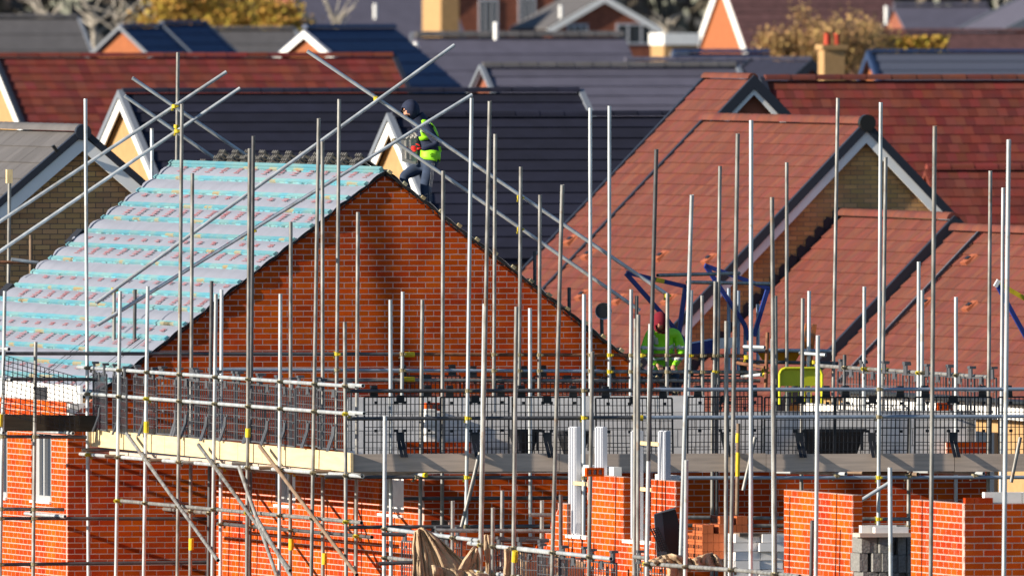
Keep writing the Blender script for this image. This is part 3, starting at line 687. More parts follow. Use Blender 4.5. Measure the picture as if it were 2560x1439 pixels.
# roof: membrane pillowed between battens
gA = 0.312; cA, sA_ = math.cos(pA), math.sin(pA)
nb = 16
def roofpt(side, r, w, h=0.0):
    d = V(side * cA, 0, -sA_); n = V(side * sA_, 0, cA)
    return V(uA, w, zA + .035) + d * r + n * h
for side in (-1, 1):
    m_ = MB(); nr, nw = nb * 5, 26
    Lr = nb * gA; w_near = -0.035
    r_ = random.Random(3)
    ph = [r_.uniform(0, 6) for _ in range(nb + 1)]
    for i in range(nr + 1):
        r = Lr * i / nr; k = min(int(r / gA), nb - 1); fr = (r / gA) - k
        for j in range(nw + 1):
            fw = j / nw
            wv = w_near + (wA1 + .05 - w_near) * fw
            bul = math.sin(math.pi * fr) * (.020 + .010 * math.sin(fw * 9 + ph[k]))
            edge = max(0, 1 - j / 1.3) * .02 * math.sin(math.pi * fr)
            far = .03 * math.sin(math.pi * fr) * max(0, (fw - .93) / .07)
            wv += -edge * 1.1 + far * 4.2
            m_.v.append(roofpt(side, r, wv, bul + far))
    for i in range(nr):
        for j in range(nw):
            a_ = i * (nw + 1) + j
            m_.f.append((a_, a_ + 1, a_ + nw + 2, a_ + nw + 1))
    u_ = m_.build('roof_membrane', 'underlay', hsA, smooth=True)
    sd = MB(); sd.prism([roofpt(side, 0, .0, -.06), roofpt(side, Lr, .0, -.06), roofpt(side, Lr, .0, -.03), roofpt(side, 0, .0, -.03)], (0, wA1, 0)); sd.build('roof_deck', 'underlay_black', hsA)
    # black edge of the membrane folding over the brickwork
    eb = MB()
    for i in range(nb * 3):
        r0, r1 = Lr * i / (nb * 3), Lr * (i + 1) / (nb * 3)
        h0 = -.012 - .014 * r_.random()
        eb.prism([roofpt(side, r0, -.03, .006), roofpt(side, r1, -.03, .006), roofpt(side, r1, -.03, h0), roofpt(side, r0, -.03, h0)], (0, .028, 0))
    eb.build('membrane_edge', 'underlay_black', hsA)
    for i in range(nb + 1):
        r = max(.03, i * gA + (.0 if i else .05))
        b = MB(); b.hexa([roofpt(side, r - .03, w, h) for w, h in ((-.02, .005), (wA1 + .12, .005))] + [roofpt(side, r + .03, w, h) for w, h in ((wA1 + .12, .005), (-.02, .005))] + [roofpt(side, r - .03, w, h) for w, h in ((-.02, .042), (wA1 + .12, .042))] + [roofpt(side, r + .03, w, h) for w, h in ((wA1 + .12, .042), (-.02, .042))])
        if side == 1:
            b = MB(); b.hexa([roofpt(side, r - .03, w, h) for w, h in ((-.10, .005), (wA1, .005))] + [roofpt(side, r + .03, w, h) for w, h in ((wA1, .005), (-.10, .005))] + [roofpt(side, r - .03, w, h) for w, h in ((-.10, .04), (wA1, .04))] + [roofpt(side, r + .03, w, h) for w, h in ((wA1, .04), (-.10, .04))])
        bo = b.build('batten', 'batten' if side < 0 else 'batten_pale', hsA)
        if side < 0:                                  # ragged lower edge and pale patches of the dyed timber
            e = MB()
            for _ in range(26):
                w = r_.uniform(0, wA1); ln = r_.uniform(.1, .5)
                e.hexa([roofpt(side, r + .028, w, .012), roofpt(side, r + .028, w + ln, .012), roofpt(side, r + .045, w + ln * .8, .006), roofpt(side, r + .045, w + ln * .2, .006), roofpt(side, r + .028, w, .03), roofpt(side, r + .028, w + ln, .03), roofpt(side, r + .04, w + ln * .8, .02), roofpt(side, r + .04, w + ln * .2, .02)])
            e.build('batten_splinters', 'batten', bo, kind='stuff')
            e = MB()
            for _ in range(r_.randint(1, 5)):
                w = r_.uniform(.3, wA1 - .5); ln = r_.uniform(.15, .6)
                e.hexa([roofpt(side, r + .0, w, .03), roofpt(side, r + .0, w + ln, .03), roofpt(side, r + .036, w + ln, .012), roofpt(side, r + .036, w, .012), roofpt(side, r + .0, w, .0445), roofpt(side, r + .0, w + ln, .0445), roofpt(side, r + .036, w + ln * .9, .0435), roofpt(side, r + .036, w + .02, .0435)])
            e.build('bare_patch', 'batten_pale', bo, kind='stuff')
    if side < 0:                                      # double batten along the ridge
        MB().hexa([roofpt(side, .0, w, h) for w, h in ((-.02, .03), (wA1 + .1, .03))] + [roofpt(side, .055, w, h) for w, h in ((wA1 + .1, .03), (-.02, .03))] + [roofpt(side, .0, w, h) for w, h in ((-.02, .075), (wA1 + .1, .075))] + [roofpt(side, .055, w, h) for w, h in ((wA1 + .1, .075), (-.02, .075))]).build('batten', 'batten', hsA)
        pr = MB()                                     # unreadable red maker's print repeated along the membrane
        for i in range(nb):
            if i % 3 == 1: continue
            off = r_.uniform(0, .7); big = (i % 3 == 0)
            hgt = .15 if big else .075; rc = i * gA + (.17 if i % 2 else .12)
            for k in range(14):
                w0 = off + k * .775
                if w0 > wA1 - .4: break
                for q in range(3):                    # strokes of the print
                    f0 = q / 3
                    x0 = w0 + .02 + f0 * .24; x1 = x0 + r_.uniform(.022, .04)
                    y0 = rc - hgt * r_.uniform(.3, .5); y1 = rc + hgt * r_.uniform(.3, .5)
                    rr = [roofpt(-1, y0, x0, .036), roofpt(-1, y0, x1, .036), roofpt(-1, y1, x1, .036), roofpt(-1, y1, x0, .036)]
                    pr.quad(*rr)
                for q in range(4 if big else 2):
                    y0 = rc + hgt * (q / (3.3 if big else 2.2) - .45); w1_ = w0 + r_.uniform(-.03, .08); e1_ = w0 + r_.uniform(.18, .30)
                    pr.quad(roofpt(-1, y0, w1_, .038), roofpt(-1, y0, e1_, .038), roofpt(-1, y0 + .014, e1_, .038), roofpt(-1, y0 + .014, w1_, .038))
        pr.build('membrane_print', 'print_red', u_)
        la = MB()                                     # thin dark fold lines low on the roof
        for w0 in (.9, 1.25, 3.6, 3.9):
            la.bar(roofpt(-1, Lr - 1.25, w0, .04), roofpt(-1, Lr - .05, w0 - .02, .04), .012, .006, (-1, 0, 1))
        la.build('counter_line', 'underlay_black', u_)
# lifted black flaps at the far verge
for px, py in ((285, 520), (108, 652)):
    q = pu(px, py, uA - 3.0)
for rr_ in (gA * 5.45, gA * 9.45):
    MB().hexa([roofpt(-1, rr_ - .11, wA1 + .02, .01), roofpt(-1, rr_ - .11, wA1 + .42, .02), roofpt(-1, rr_ + .13, wA1 + .5, .0), roofpt(-1, rr_ + .13, wA1 + .02, .0), roofpt(-1, rr_ - .11, wA1 + .02, .07), roofpt(-1, rr_ - .11, wA1 + .36, .075), roofpt(-1, rr_ + .13, wA1 + .42, .03), roofpt(-1, rr_ + .13, wA1 + .02, .03)]).build('membrane_flap', 'underlay_black', hsA)
# stacks of roof tiles laid out behind the ridge
def stack_of_tiles(w, n, i, tot):
    d = V(cA, 0, -sA_); nn = V(sA_, 0, cA)
    t = thing('tile_stack', '', 'tile stack', roofpt(1, .1, w, .05), group='stacks of grey tiles along the ridge')
    nm = ordinal(tot - 1 - i) if i else None
    t['label'] = 'lowest stack of grey roof tiles at the far left end of the ridge' if i == 0 else '%s stack of grey roof tiles from the roofer along the ridge' % nm
    for k in range(n):
        o_ = roofpt(1, .045 + .018 * (k % 2) + rnd.uniform(0, .02), w + rnd.uniform(-.012, .012), .06 + k * .055)
        d2 = (d + nn * .008 * k).normalized(); n2_ = V(0, 1, 0).cross(d2) * -1
        if n2_.z < 0: n2_ = -n2_
        b = MB(); a_ = V(0, 1, 0)
        p = lambda x, y, z: o_ + a_ * x + d2 * y + n2_ * z
        b.hexa([p(-.125, 0, 0), p(.125, 0, 0), p(.125, .40, 0), p(-.125, .40, 0), p(-.125, 0, .02), p(.125, 0, .02), p(.125, .40, .012), p(-.125, .40, .012)])
        for x in (-.11, 0, .11): b.hexa([p(x - .02, -.012, -.014), p(x + .02, -.012, -.014), p(x + .02, .02, -.014), p(x - .02, .02, -.014), p(x - .02, -.012, .03), p(x + .02, -.012, .03), p(x + .02, .02, .024), p(x - .02, .02, .024)])
        b.build('roof_tile', 'tile_grey', t)
stk = [(497, 2), (530, 5), (563, 5), (597, 5), (632, 5), (665, 5), (698, 5), (732, 5), (766, 5), (800, 5), (836, 5), (872, 5)]
for i, (px, n) in enumerate(stk):
    stack_of_tiles(pu(px + 4, 405, uA + .1).y, n, i, len(stk))

# ================================================================ house B: walls below the lift, blockwork above
uB, wB = -4.43, -12.17
uB1 = pw(2470, 1200, wB).x
zB = pw(1500, 1181, wB).z
hsB = thing('unfinished_house', 'red brick house under construction with grey blockwork rising above the scaffold boards', 'house', (0, -7, 0))
wBb = pu(541, 1250, uB).y
Lb = wBb - wB
def sB(px, py): return wBb - pu(px, py, uB).y
def zBp(px, py): return pu(px, py, uB).z
opB = [(sB(688, 1230), sB(738, 1230), zBp(715, 1262), zBp(715, 1150)), (sB(948, 1240), sB(1009, 1240), zBp(980, 1285), zBp(980, 1160))]
zc = zB - 48 * .075
masonry(hsB, (uB, wBb, 0), (0, -1, 0), (-1, 0, 0), zc, zB, rows_side(Lb - .105, opB, zB), 'brick_red', 'mortar', focus=(780, 1330))
op2 = [(pw(1078, 1300, wB).x - uB, pw(1122, 1300, wB).x - uB, pw(1100, 1326, wB).z, pw(1100, 1296, wB).z)]
masonry(hsB, (uB, wB, 0), (1, 0, 0), (0, -1, 0), zc, zB, rows_side(uB1 - uB, op2, zB), 'brick_red', 'mortar', focus=(1900, 1260), nobj=200)
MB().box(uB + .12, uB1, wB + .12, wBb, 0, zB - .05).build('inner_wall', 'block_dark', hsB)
for s0, s1, z0, z1 in opB:
    w0, w1 = wBb - s0, wBb - s1
    f = MB(); f.box(uB + .05, uB + .12, w1 + .05, w0, z0, z0 + .07).box(uB + .05, uB + .12, w1 + .05, w1 + .13, z0 + .07, z1).box(uB + .05, uB + .12, w0 - .3, w0, z0 + .07, z1)
    fo = f.build('window', 'pvc_grey', hsB)
    MB().box(uB + .085, uB + .10, w1, w0, z0 + .05, z1).build('pane', 'block_light', fo)
    MB().box(uB - .03, uB + .04, w1, w0, z0 - .03, z0 + .002).build('window_sill', 'block_white', hsB)
# aerated blockwork above the boards
BK = dict(L=0.45, H=0.225, J=0.012, depth=0.10, recess=0.004, piece='block', rest='blockwork', body='block_bed', jit=.002)
wK = wB + .22
uK0, uK1 = pw(1062, 1090, wK).x, pw(2440, 1090, wK).x
zK = pw(1700, 1029, wK).z
masonry(hsB, (uK0, wK, 0), (1, 0, 0), (0, -1, 0), zK - 5 * .225, zK, lambda z: [(0, uK1 - uK0)], 'block_light', 'block_joint', focus=(1700, 1080), **BK)
wK2 = wBb - .4
k0, k1 = pw(868, 1000, wK2).x, pw(1762, 1000, wK2).x
zK2 = pw(1300, 990, wK2).z
masonry(hsB, (k0, wK2, 0), (1, 0, 0), (0, -1, 0), zK2 - 6 * .225, zK2, lambda z: [(0, k1 - k0)], 'block_light', 'block_joint', focus=(1400, 1010), **BK)
uK3 = uK1 - .12                                        # right-hand inner leaf, seen along its sunlit face
zK3 = pu(1925, 1001, uK3).z
masonry(hsB, (uK3, wBb - 2.6, 0), (0, -1, 0), (-1, 0, 0), zK3 - 6 * .225, zK3, lambda z: [(0, wBb - 2.6 - wK)], 'block_white', 'block_joint', focus=(2200, 1020), **BK)
# face brick restarted above the boards
def brick_run(parent, px0, px1, pyt, pyb, w, half=0):
    p0, p1 = pw(px0, pyb, w), pw(px1, pyb, w); nC = max(1, int(round((pw(px0, pyt, w).z - p0.z) / .075)))
    masonry(parent, (p0.x, w, 0), (1, 0, 0), (0, -1, 0), p0.z, p0.z + nC * .075 - .001, lambda z: [(0 if z < p0.z + .075 or not half else half, p1.x - p0.x)], 'brick_red', 'mortar', focus=((px0 + px1) / 2, pyb), nobj=60)
brick_run(hsB, 1014, 1178, 1104, 1148, wK - .13)
brick_run(hsB, 2344, 2466, 1104, 1148, wK - .13, .13)
def air_brick(label, px, py, w, face='w', nh=3):
    p = pw(px, py, w); b = MB()
    t = thing('perforated_brick', label, 'brick', p)
    b.box(p.x - .1075, p.x + .1075, p.y - .03, p.y + .07, p.z, p.z + .022).box(p.x - .1075, p.x + .1075, p.y - .03, p.y + .07, p.z + .08, p.z + .102)
    for i in range(nh + 1):
        x = p.x - .1075 + i * (.215 - .02) / nh
        b.box(x, x + .02, p.y - .03, p.y + .07, p.z + .022, p.z + .08)
    b.build('body', 'brick_red', t)
    for i in range(nh):
        x = p.x - .1075 + .02 + i * (.215 - .02) / nh
        MB().box(x, x + (.215 - .02) / nh - .02, p.y + .02, p.y + .05, p.z + .022, p.z + .08).build('core', 'block_light', t)
air_brick('orange three hole brick stood on edge on the white block pile', 1084, 1026, wK + .3)
air_brick('orange three hole brick on the blockwork at the right', 2363, 1026, wK + .05)
air_brick('three hole brick stood on the top of the left window pier', 1487, 1190, -37.0)
for i, (px, pyb) in enumerate(((1076, 1103),)):
    p = pw(px, pyb, wK - .05)
    t = thing('block_pile', 'short pile of white blocks behind the mesh under an orange brick', 'block pile', p)
    for k in range(4): MB().box(p.x - .075, p.x + .075, p.y - .05, p.y + .3, p.z + k * .105, p.z + k * .105 + .1).build('block', 'block_white', t)
def tub(label, px0, px1, pyt, pyb, w):
    a_, b_ = pw(px0, pyb, w), pw(px1, pyb, w); zt2 = pw(px0, pyt, w).z; m = MB(); x0, x1, y0, y1 = a_.x, b_.x, w, w + .5
    f = .08
    m.hexa([(x0 + f, y0 + f, a_.z), (x1 - f, y0 + f, a_.z), (x1 - f, y1 - f, a_.z), (x0 + f, y1 - f, a_.z), (x0, y0, zt2), (x1, y0, zt2), (x1, y1, zt2), (x0, y1, zt2)]); m.f.pop(1)
    o_ = m.build('mortar_tub', 'plastic_black', None, (a_.x, w, a_.z), label=label, category='tub')
    r2 = MB()
    for x in (x0 + .02, (x0 + x1) / 2, x1 - .05): r2.box(x, x + .03, y0 - .012, y0 + .004, a_.z + .05, zt2 - .02)
    r2.box(x0 - .02, x1 + .02, y0 - .02, y0, zt2 - .03, zt2 + .01)
    r2.build('rim', 'plastic_black', o_)
tub('wide black mortar tub on the boards behind the right mesh guards', 2008, 2162, 1074, 1136, wK - .62)
tub('black mortar tub left of the white window posts', 1294, 1350, 1074, 1136, wK - .62)
tub('black mortar tub right behind the leftmost white window post', 1415, 1478, 1078, 1136, wK - .62)

# ================================================================ house C: foreground piers with window formers
uC = -7.4
hsC = thing('unfinished_house', 'nearest red brick house with sunlit piers and open window gaps', 'house', (uC + 4, -38, 0))
wC0 = pu(1336, 1400, uC).y
def sC(px, py): return wC0 - pu(px, py, uC).y
def zCp(px, py): return pu(px, py, uC).z
zC = zCp(1520, 1189); Lc = sC(2412, 1300)
o1 = (sC(1417, 1300), sC(1468, 1300)); o2 = (sC(1559, 1300), sC(1628, 1300)); o3 = (sC(1690, 1300), sC(1960, 1300)); o4 = (sC(2133, 1300), sC(2278, 1300))
zs1 = zCp(1440, 1338); zs2 = zCp(1590, 1351)
steps = [(sC(1395, 1270), zCp(1395, 1262)), (sC(1387, 1270), zCp(1390, 1278)), (sC(1376, 1270), zCp(1376, 1304)), (sC(1362, 1270), zCp(1362, 1330)), (0.0, zCp(1340, 1372))]
def rowsC(z):
    if z > zC: return []
    lo = next((s for s, zz in reversed(steps) if z < zz), None)
    iv = []
    if lo is not None: iv.append((lo, o1[0] if z > zs1 else o2[0] if z > zs2 else o3[0]))
    if z > zs1: iv.append((o1[1], o2[0] if z > zs2 else o3[0]))
    if z > zs2: iv.append((o2[1], o3[0]))
    iv.append((o3[1], o4[0])); iv.append((o4[1], Lc - .105))
    return iv
masonry(hsC, (uC, wC0, 0), (0, -1, 0), (-1, 0, 0), zC - 40 * .075, zC, rowsC, 'brick_red', 'mortar', focus=(1800, 1330), depth=.102)
wCf = wC0 - Lc
zCf = pw(2480, 1279, wCf).z
masonry(hsC, (uC, wCf, 0), (1, 0, 0), (0, -1, 0), zC - 40 * .075, zC, lambda z: [(0, 2.6)], 'brick_red', 'mortar', focus=(2480, 1350), nobj=200)
MB().box(uC + .01, uC + .115, wCf + .0, wCf + .1, zC, zC + .065).box(uC + .12, uC + .335, wCf, wCf + .1, zC, zC + .065).build('brick', 'brick_red', hsC)
def ret_brick(px, top, zlo, nrm=1):                    # brick returns into the openings
    s = sC(px, 1300); w = wC0 - s
    masonry(hsC, (uC, w - .004, 0), (1, 0, 0), (0, -1, 0), zC - 40 * .075, top, lambda z: [(0, .11)] if z > zlo else [], 'brick_red', 'mortar', focus=(px, 1300), nobj=40, depth=.06)
ret_brick(1559, zC, zs2); ret_brick(1690, zC, 0); ret_brick(2133, zC, 0)
# inner blockwork seen through the window gaps
ib = MB()
for s0, s1, zt2 in ((o1[0] - .1, o1[1] + .1, zCp(1450, 1258)), (o2[0] + .35, o2[1] + .2, zCp(1600, 1185))):
    ib.box(uC + .20, uC + .30, wC0 - s1, wC0 - s0 - .35, 0, zt2)
ib.build('inner_wall', 'block_light', hsC)
for nm, s0, s1, zz in (('a', o1[0], o1[1], zs1), ('b', o2[0], o2[1], zs2)):
    MB().box(uC - .02, uC + .1, wC0 - s1, wC0 - s0, zz - .035, zz + .004).build('window_sill', 'block_white', hsC)
# white window formers
def former(label, pxa, pxb, pyt, pybot, sp):
    uF = uC + .06
    t = thing('window_former', label, 'window frame', pu(pxa, pybot, uF))
    for px in (pxa, pxb):
        p = pu(px, pybot, uF); top = pu(px, pyt, uF).z; z0 = zs1 if pyt < 1070 else zs2
        f = MB(); f.box(uF, uF + .05, p.y - .17, p.y + .17, z0, top)
        po = f.build('post', 'pvc_white', t)
        g = MB()
        for dy in (-.115, 0, .115): g.box(uF - .022, uF - .001, p.y + dy - .028, p.y + dy + .028, z0 + .02, top - .01)
        g.build('groove_rib', 'pvc_white', po)
        MB().box(uF - .012, uF + .045, p.y - .185, p.y - .172, z0, top - .005).build('flange', 'pvc_white', po)
    a_, b_ = pu(pxa, pybot, uF), pu(pxb, pybot, uF)
    for py in sp:
        z = pu((pxa + pxb) / 2, py, uF).z
        MB().box(uF - .03, uF + .02, b_.y + .1, a_.y - .1, z - .022, z + .022).build('spreader', 'timber_pale', t)
former('white plastic window former in the left gap of the nearest brick wall', 1433, 1499, 1066, 1336, (1209,))
former('white plastic window former in the right gap of the nearest brick wall', 1589, 1657, 1076, 1350, (1108, 1223))
p = pu(1530, 1188, uC + .12)
t = thing('block_row', 'row of white blocks laid on top of the left brick pier', 'blocks', V(uC + .14, p.y, zC))
for i in range(3): MB().box(uC + .13, uC + .23, p.y + .9 - i * .47, p.y + 1.35 - i * .47, zC - .03, zC + .10).build('block', 'block_white', t)
p = pw(2462, 1277, wCf + .12)
t = thing('block_row', 'white blocks on the brick wall at the right edge', 'blocks', p)
for i in range(2): MB().box(p.x + i * .45, p.x + .442 + i * .45, p.y, p.y + .1, zC - .02, zC + .125).build('block', 'block_white', t)
# ================================================================ scaffolding
uS1, wS2 = -6.01, -14.2
PL = dict(S1=('u', uS1), S1i=('u', -4.86), S2=('w', wS2), S2i=('w', -12.72), A0=('w', -0.75), A0b=('w', -0.45), S3=('u', -8.7), S3i=('u', -7.75), BK=('w', 12.2), RS=('w', -3.2), A1=('w', -0.95))
uS4 = pw(2466, 941, wS2 + .6).x
PL['S4'] = ('u', uS4); PL['S4o'] = ('u', uS4 + .06)
def on(pl, px, py, off=0.0):
    k, v = PL[pl]
    return pu(px, py, v + off) if k == 'u' else pw(px, py, v + off)
scf = {}
def scaffold(key, label, o):
    scf[key] = thing('scaffold', label, 'scaffold', o); return scf[key]
scaffold('B', 'steel tube scaffold with pale and grey toe boards round the middle house', (uS1, wS2, 0))
scaffold('A', 'steel tube scaffold with guard rails standing against the red brick gable', (0, -.75, 0))
scaffold('C', 'steel tube scaffold hung with hessian before the nearest brick piers', (-8.7, -30, 0))
scaffold('D', 'short steel tube scaffold at the lower left before the windows', (uL - .55, 4, 0))
UP = {}
def ups(key, pl, lst):
    for it in lst:
        x1, y1, x2, y2, fin = it[:5]
        p, q = on(pl, x1, y1), on(pl, x2, y2)
        if len(it) == 5 or it[5]:                      # runs on down to the ground
            q = p + (q - p) * (p.z / (p.z - q.z))
        tube(scf[key], 'upright', q, p, fin)
        UP.setdefault(pl, []).append((p, q, scf[key]))
def hor(key, pl, x1, y1, x2, y2, fin, name='rail', off=0.055, clamps=True, near=None):
    p, q = on(pl, x1, y1, off), on(pl, x2, y2, off)
    tube(scf[key], name, p, q, fin)
    if clamps:
        for a_, b_, par in UP.get(pl, []):
            for t_ in [0]:
                d = q - p; L = d.length; d = d / L
                # where the upright passes the rail, seen along the wall
                s_ = ((a_ + (b_ - a_) * max(0, min(1, (a_.z - (p.z + q.z) / 2) / (a_.z - b_.z)))) - p).dot(d)
                if -.05 < s_ < L + .05:
                    c = p + d * s_
                    if not (b_.z - .05 < c.z < a_.z + .03): continue
                    if PL[pl][0] == 'w': clamp(scf[key], c + V(0, -.055, 0), 0)
                    else: clamp(scf[key], c + V(-.055, 0, 0), -math.pi / 2)
    return p, q
# --- the sunlit run along the front of house B
ups('B', 'S1', [(213.6, 247, 218, 960, 'g'), (300.6, 727, 297, 960, 'g'), (369.5, 715, 366, 960, 'g'), (455, 260, 448, 960, 'd'), (540, 734, 537, 960, 'g'), (624, 371, 620, 960, 'd'), (701, 734, 700, 960, 'g'), (797, 296, 786, 960, 'd'), (862, 804, 864, 1200, 'd')])
ups('B', 'S1i', [(285.5, 729, 285, 960, 'd'), (337.6, 723, 335, 960, 'k'), (481, 433, 478, 960, 'd'), (554, 724, 553, 960, 'g'), (633.5, 340, 628, 960, 'k'), (727, 554, 726, 1200, 'd'), (806, 354, 807, 1200, 'd'), (895, 530, 891, 1200, 'd')])
ups('B', 'S1i', [(529, 702, 521, 1400, 'k')])
for x1, y1, x2, y2, f_ in ((195, 917, 891, 966, 'g'), (195, 982, 891, 1035, 'g'), (290, 1250, 904, 1306, 'd'), (199, 1134, 906, 1190, 'g')):
    hor('B', 'S1', x1, y1, x2, y2, f_, 'ledger' if y1 > 1100 else 'guard_rail')
hor('B', 'S1i', 540, 1165, 910, 1193, 'd', 'ledger')
hor('B', 'S1i', 545, 1308, 930, 1342, 'k', 'ledger'); hor('B', 'S1i', 300, 1262, 540, 1283, 'd', 'ledger')
hor('B', 'S2i', 1010, 1246, 1420, 1244, 'k', 'ledger')
# transoms: short tubes across the boards, ends poking out
for px, py, L_, f_ in ((205, 1124, 1.9, 'd'), (262, 1140, 1.6, 't'), (375, 1150, 1.7, 't'), (455, 1156, 1.7, 'd'), (580, 1158, 1.8, 'd'), (648, 1169, 1.7, 't'), (790, 1178, 1.8, 't')):
    p = on('S1', px, py, -.12); tube(scf['B'], 'transom', p, p + V(L_, 0.02, .0), f_)
for px, py in ((263, 1288), (160, 1288)):
    p = on('S1i', px, py); tube(scf['B'], 'transom', p, p + V(.05, -1.9, 0), 'd')
for px, py in ((883, 966), (886, 1035)):
    p = on('S1', px, py, .05); tube(scf['B'], 'guard_rail', p + V(0, -.5, .02), p + V(0, .5, .02), 'g')
p = on('S1', 900, 1187, .05); tube(scf['B'], 'transom', p + V(0, -.1, 0), p + V(0.1, 1.6, 0), 'd')
# diagonal braces
for x1, y1, x2, y2, f_ in ((316, 1083, 545, 1400, 'd'), (496, 1111, 726, 1425, 'd'), (597, 1166, 694, 1445, 'd'), (649, 1114, 892, 1436, 't'), (640, 1290, 730, 1445, 'd')):
    tube(scf['B'], 'brace', on('S1', x1, y1, -.06), on('S1', x2, y2, -.06), f_)
# --- the run facing the camera
ups('B', 'S2', [(1179, 245, 1165, 1310, 'g', 0), (1460, 735, 1459, 1195, 'g'), (2202, 256, 2196, 1312, 'g', 0)])
ups('B', 'S2i', [(976, 749, 977, 1200, 'g'), (1325, 770, 1326, 1340, 'g', 0), (1056, 749, 1050, 1320, 'd', 0), (2007, 745, 2003, 1260, 'd'), (1782, 930, 1780, 1390, 'd'), (1108, 427, 1105, 1310, 'd'), (2274, 1028, 2271, 1320, 'd', 0), (1792, 960, 1791, 1300, 'k')])
hor('B', 'S2', 866, 977, 1650, 975, 'k', 'guard_rail'); hor('B', 'S2', 1636, 973, 2640, 972, 'b', 'guard_rail', .06)
hor('B', 'S2', 866, 1046, 1604, 1043, 'k', 'guard_rail'); hor('B', 'S2', 1596, 1043, 2640, 1040, 'b', 'guard_rail', .06)
hor('B', 'S2', 812, 1191, 1481, 1194, 'k', 'ledger'); hor('B', 'S2', 1645, 1194, 2640, 1192, 'b', 'ledger')
hor('B', 'S2', 872, 1317, 1402, 1314, 'k', 'ledger'); hor('B', 'S2', 1640, 1292, 2275, 1297, 'd', 'ledger'); hor('B', 'S2i', 1640, 1312, 2275, 1316, 'd', 'ledger'); hor('B', 'S2i', 1640, 1338, 1960, 1342, 'd', 'ledger')
MB().tube(on('S2', 1582, 1043.5, .055), on('S2', 1607, 1043.5, .055), .034, 10).build('sleeve', 'yellow', scf['B'])
for px, py, cap in ((1064, 1187, 'yellow'), (2115, 1184, None), (2460, 1183, None), (2295, 1185, 't')):
    p = on('S2', px, py, -.06)
    tube(scf['B'], 'transom', p, p + V(-.5, 1.5, 0), 't' if cap == 't' else 'g')
    if cap == 'yellow': MB().tube(p + V(.004, -.012, 0), p + V(-.01, .04, 0), .031, 10).build('end_cap', 'yellow', scf['B'])
    clamp(scf['B'], p + V(-.1, .12, -.03), 0)
for x1, y1, x2, y2, f_ in ((2551, 1092, 2528, 1205, 'd'), (1888, 1092, 1858, 1225, 'd'), (2225, 1205, 2140, 1258, 'g'), (1196, 1140, 1172, 1250, 'd'), (1200, 1130, 1150, 1330, 'd')):
    tube(scf['B'], 'brace', on('S2', x1, y1, -.06), on('S2', x2, y2, -.06), f_)
# yellow taped prop
tube(scf['B'], 'upright', on('S2', 1842, 1300, -.02), on('S2', 1846, 1058, -.02), 't')
for y0, y1 in ((1082, 1106), (1130, 1190)): MB().tube(on('S2', 1845, y0, -.02), on('S2', 1844, y1, -.02), .028, 10).build('yellow_tape', 'yellow', scf['B'])
# toe boards and deck boards
def board(key, pl, x0, yt0, yb0, x1, yt1, yb1, m, th=.038, off=.08, name='toe_board'):
    a_, b_, c_, d_ = on(pl, x0, yb0, off), on(pl, x1, yb1, off), on(pl, x1, yt1, off), on(pl, x0, yt0, off)
    ex = V(th, 0, 0) if PL[pl][0] == 'u' else V(0, th, 0)
    MB().prism([a_, b_, c_, d_], ex).build(name, m, scf[key])
tb = [(229, 411), (411.5, 594), (594.5, 655), (655.5, 790), (790.5, 876)]
yt = lambda x: 1072 + (x - 229) * .0925; yb = lambda x: 1115 + (x - 229) * .0995
for x0, x1 in tb: board('B', 'S1', x0, yt(x0), yb(x0), x1, yt(x1), yb(x1), 'board_new')
p = on('S1', 228, 1115, .08); q = on('S1', 228, 1072, .08)
MB().box(p.x - .02, p.x + 1.1, p.y + .02, p.y + .06, p.z, q.z).build('toe_board', 'board_new', scf['B'])
for x0, x1 in ((881, 1398), (1399, 1915), (1916, 2386), (2387.5, 2700)): board('B', 'S2', x0, 1134.5, 1178.5, x1, 1132.5, 1177, 'board_grey', off=.085)
zdk = on('S2', 1500, 1172, .1).z
for k in range(4):                                     # the deck itself
    w0 = wS2 + .16 + k * .232
    for x0, x1 in ((uS1 + .2, -2.1), (-2.09, 1.8), (1.81, 5.2)):
        MB().box(x0, x1, w0, w0 + .225, zdk - .04, zdk).build('scaffold_board', 'board_grey', scf['B'])
for k in range(4):
    u0 = uS1 + .15 + k * .232
    for w0, w1 in ((-13.2, -9.3), (-9.29, -5.4), (-5.39, -1.2)):
        MB().box(u0, u0 + .225, w0, w1, zdk - .045, zdk - .005).build('scaffold_board', 'board_grey', scf['B'])
# --- right-hand return of the same scaffold
ups('B', 'S4', [(2297, 654, 2296, 960, 'g'), (2390, 742, 2390, 960, 'g'), (2476, 427, 2471, 1130, 'd'), (2161, 716, 2160, 917, 'g'), (2214.6, 393, 2207, 960, 'd'), (2111.5, 886, 2111, 980, 'k'), (2306, 725, 2305, 960, 'g')])
hor('B', 'S4', 2040, 913, 2470, 942, 'd', 'guard_rail')
# --- scaffold against the gable of A, and on to the right
ups('A', 'A0', [(848, 248, 842, 917, 'd'), (1007, 729, 1005, 990, 'g'), (1238, 335, 1234.6, 960, 'd'), (1302, 417, 1298, 960, 'd'), (1350, 487, 1348, 960, 'd'), (1475.5, 270, 1476, 876, 'g'), (1523.5, 265, 1523.5, 920, 'g'), (1578, 723, 1577, 917, 'g'), (1669, 732, 1668, 876, 'd'), (1728.5, 725, 1723, 927, 'g'), (1755, 738, 1756, 883, 'd'), (1788, 703, 1786, 927, 'd'), (1800, 415, 1794, 960, 'd'), (1967, 406, 1967, 960, 'd'), (2023, 727, 2022, 876, 'g'), (2094.7, 245, 2083, 960, 'd'), (1939, 739, 1940, 900, 'd'), (1592, 739, 1590, 930, 'k'), (2508, 469, 2504, 1000, 'g')])
hor('A', 'A0', -40, 883, 1000, 884.5, 'k', 'guard_rail'); hor('A', 'A0', 985, 884.5, 1860, 889, 'r', 'guard_rail')
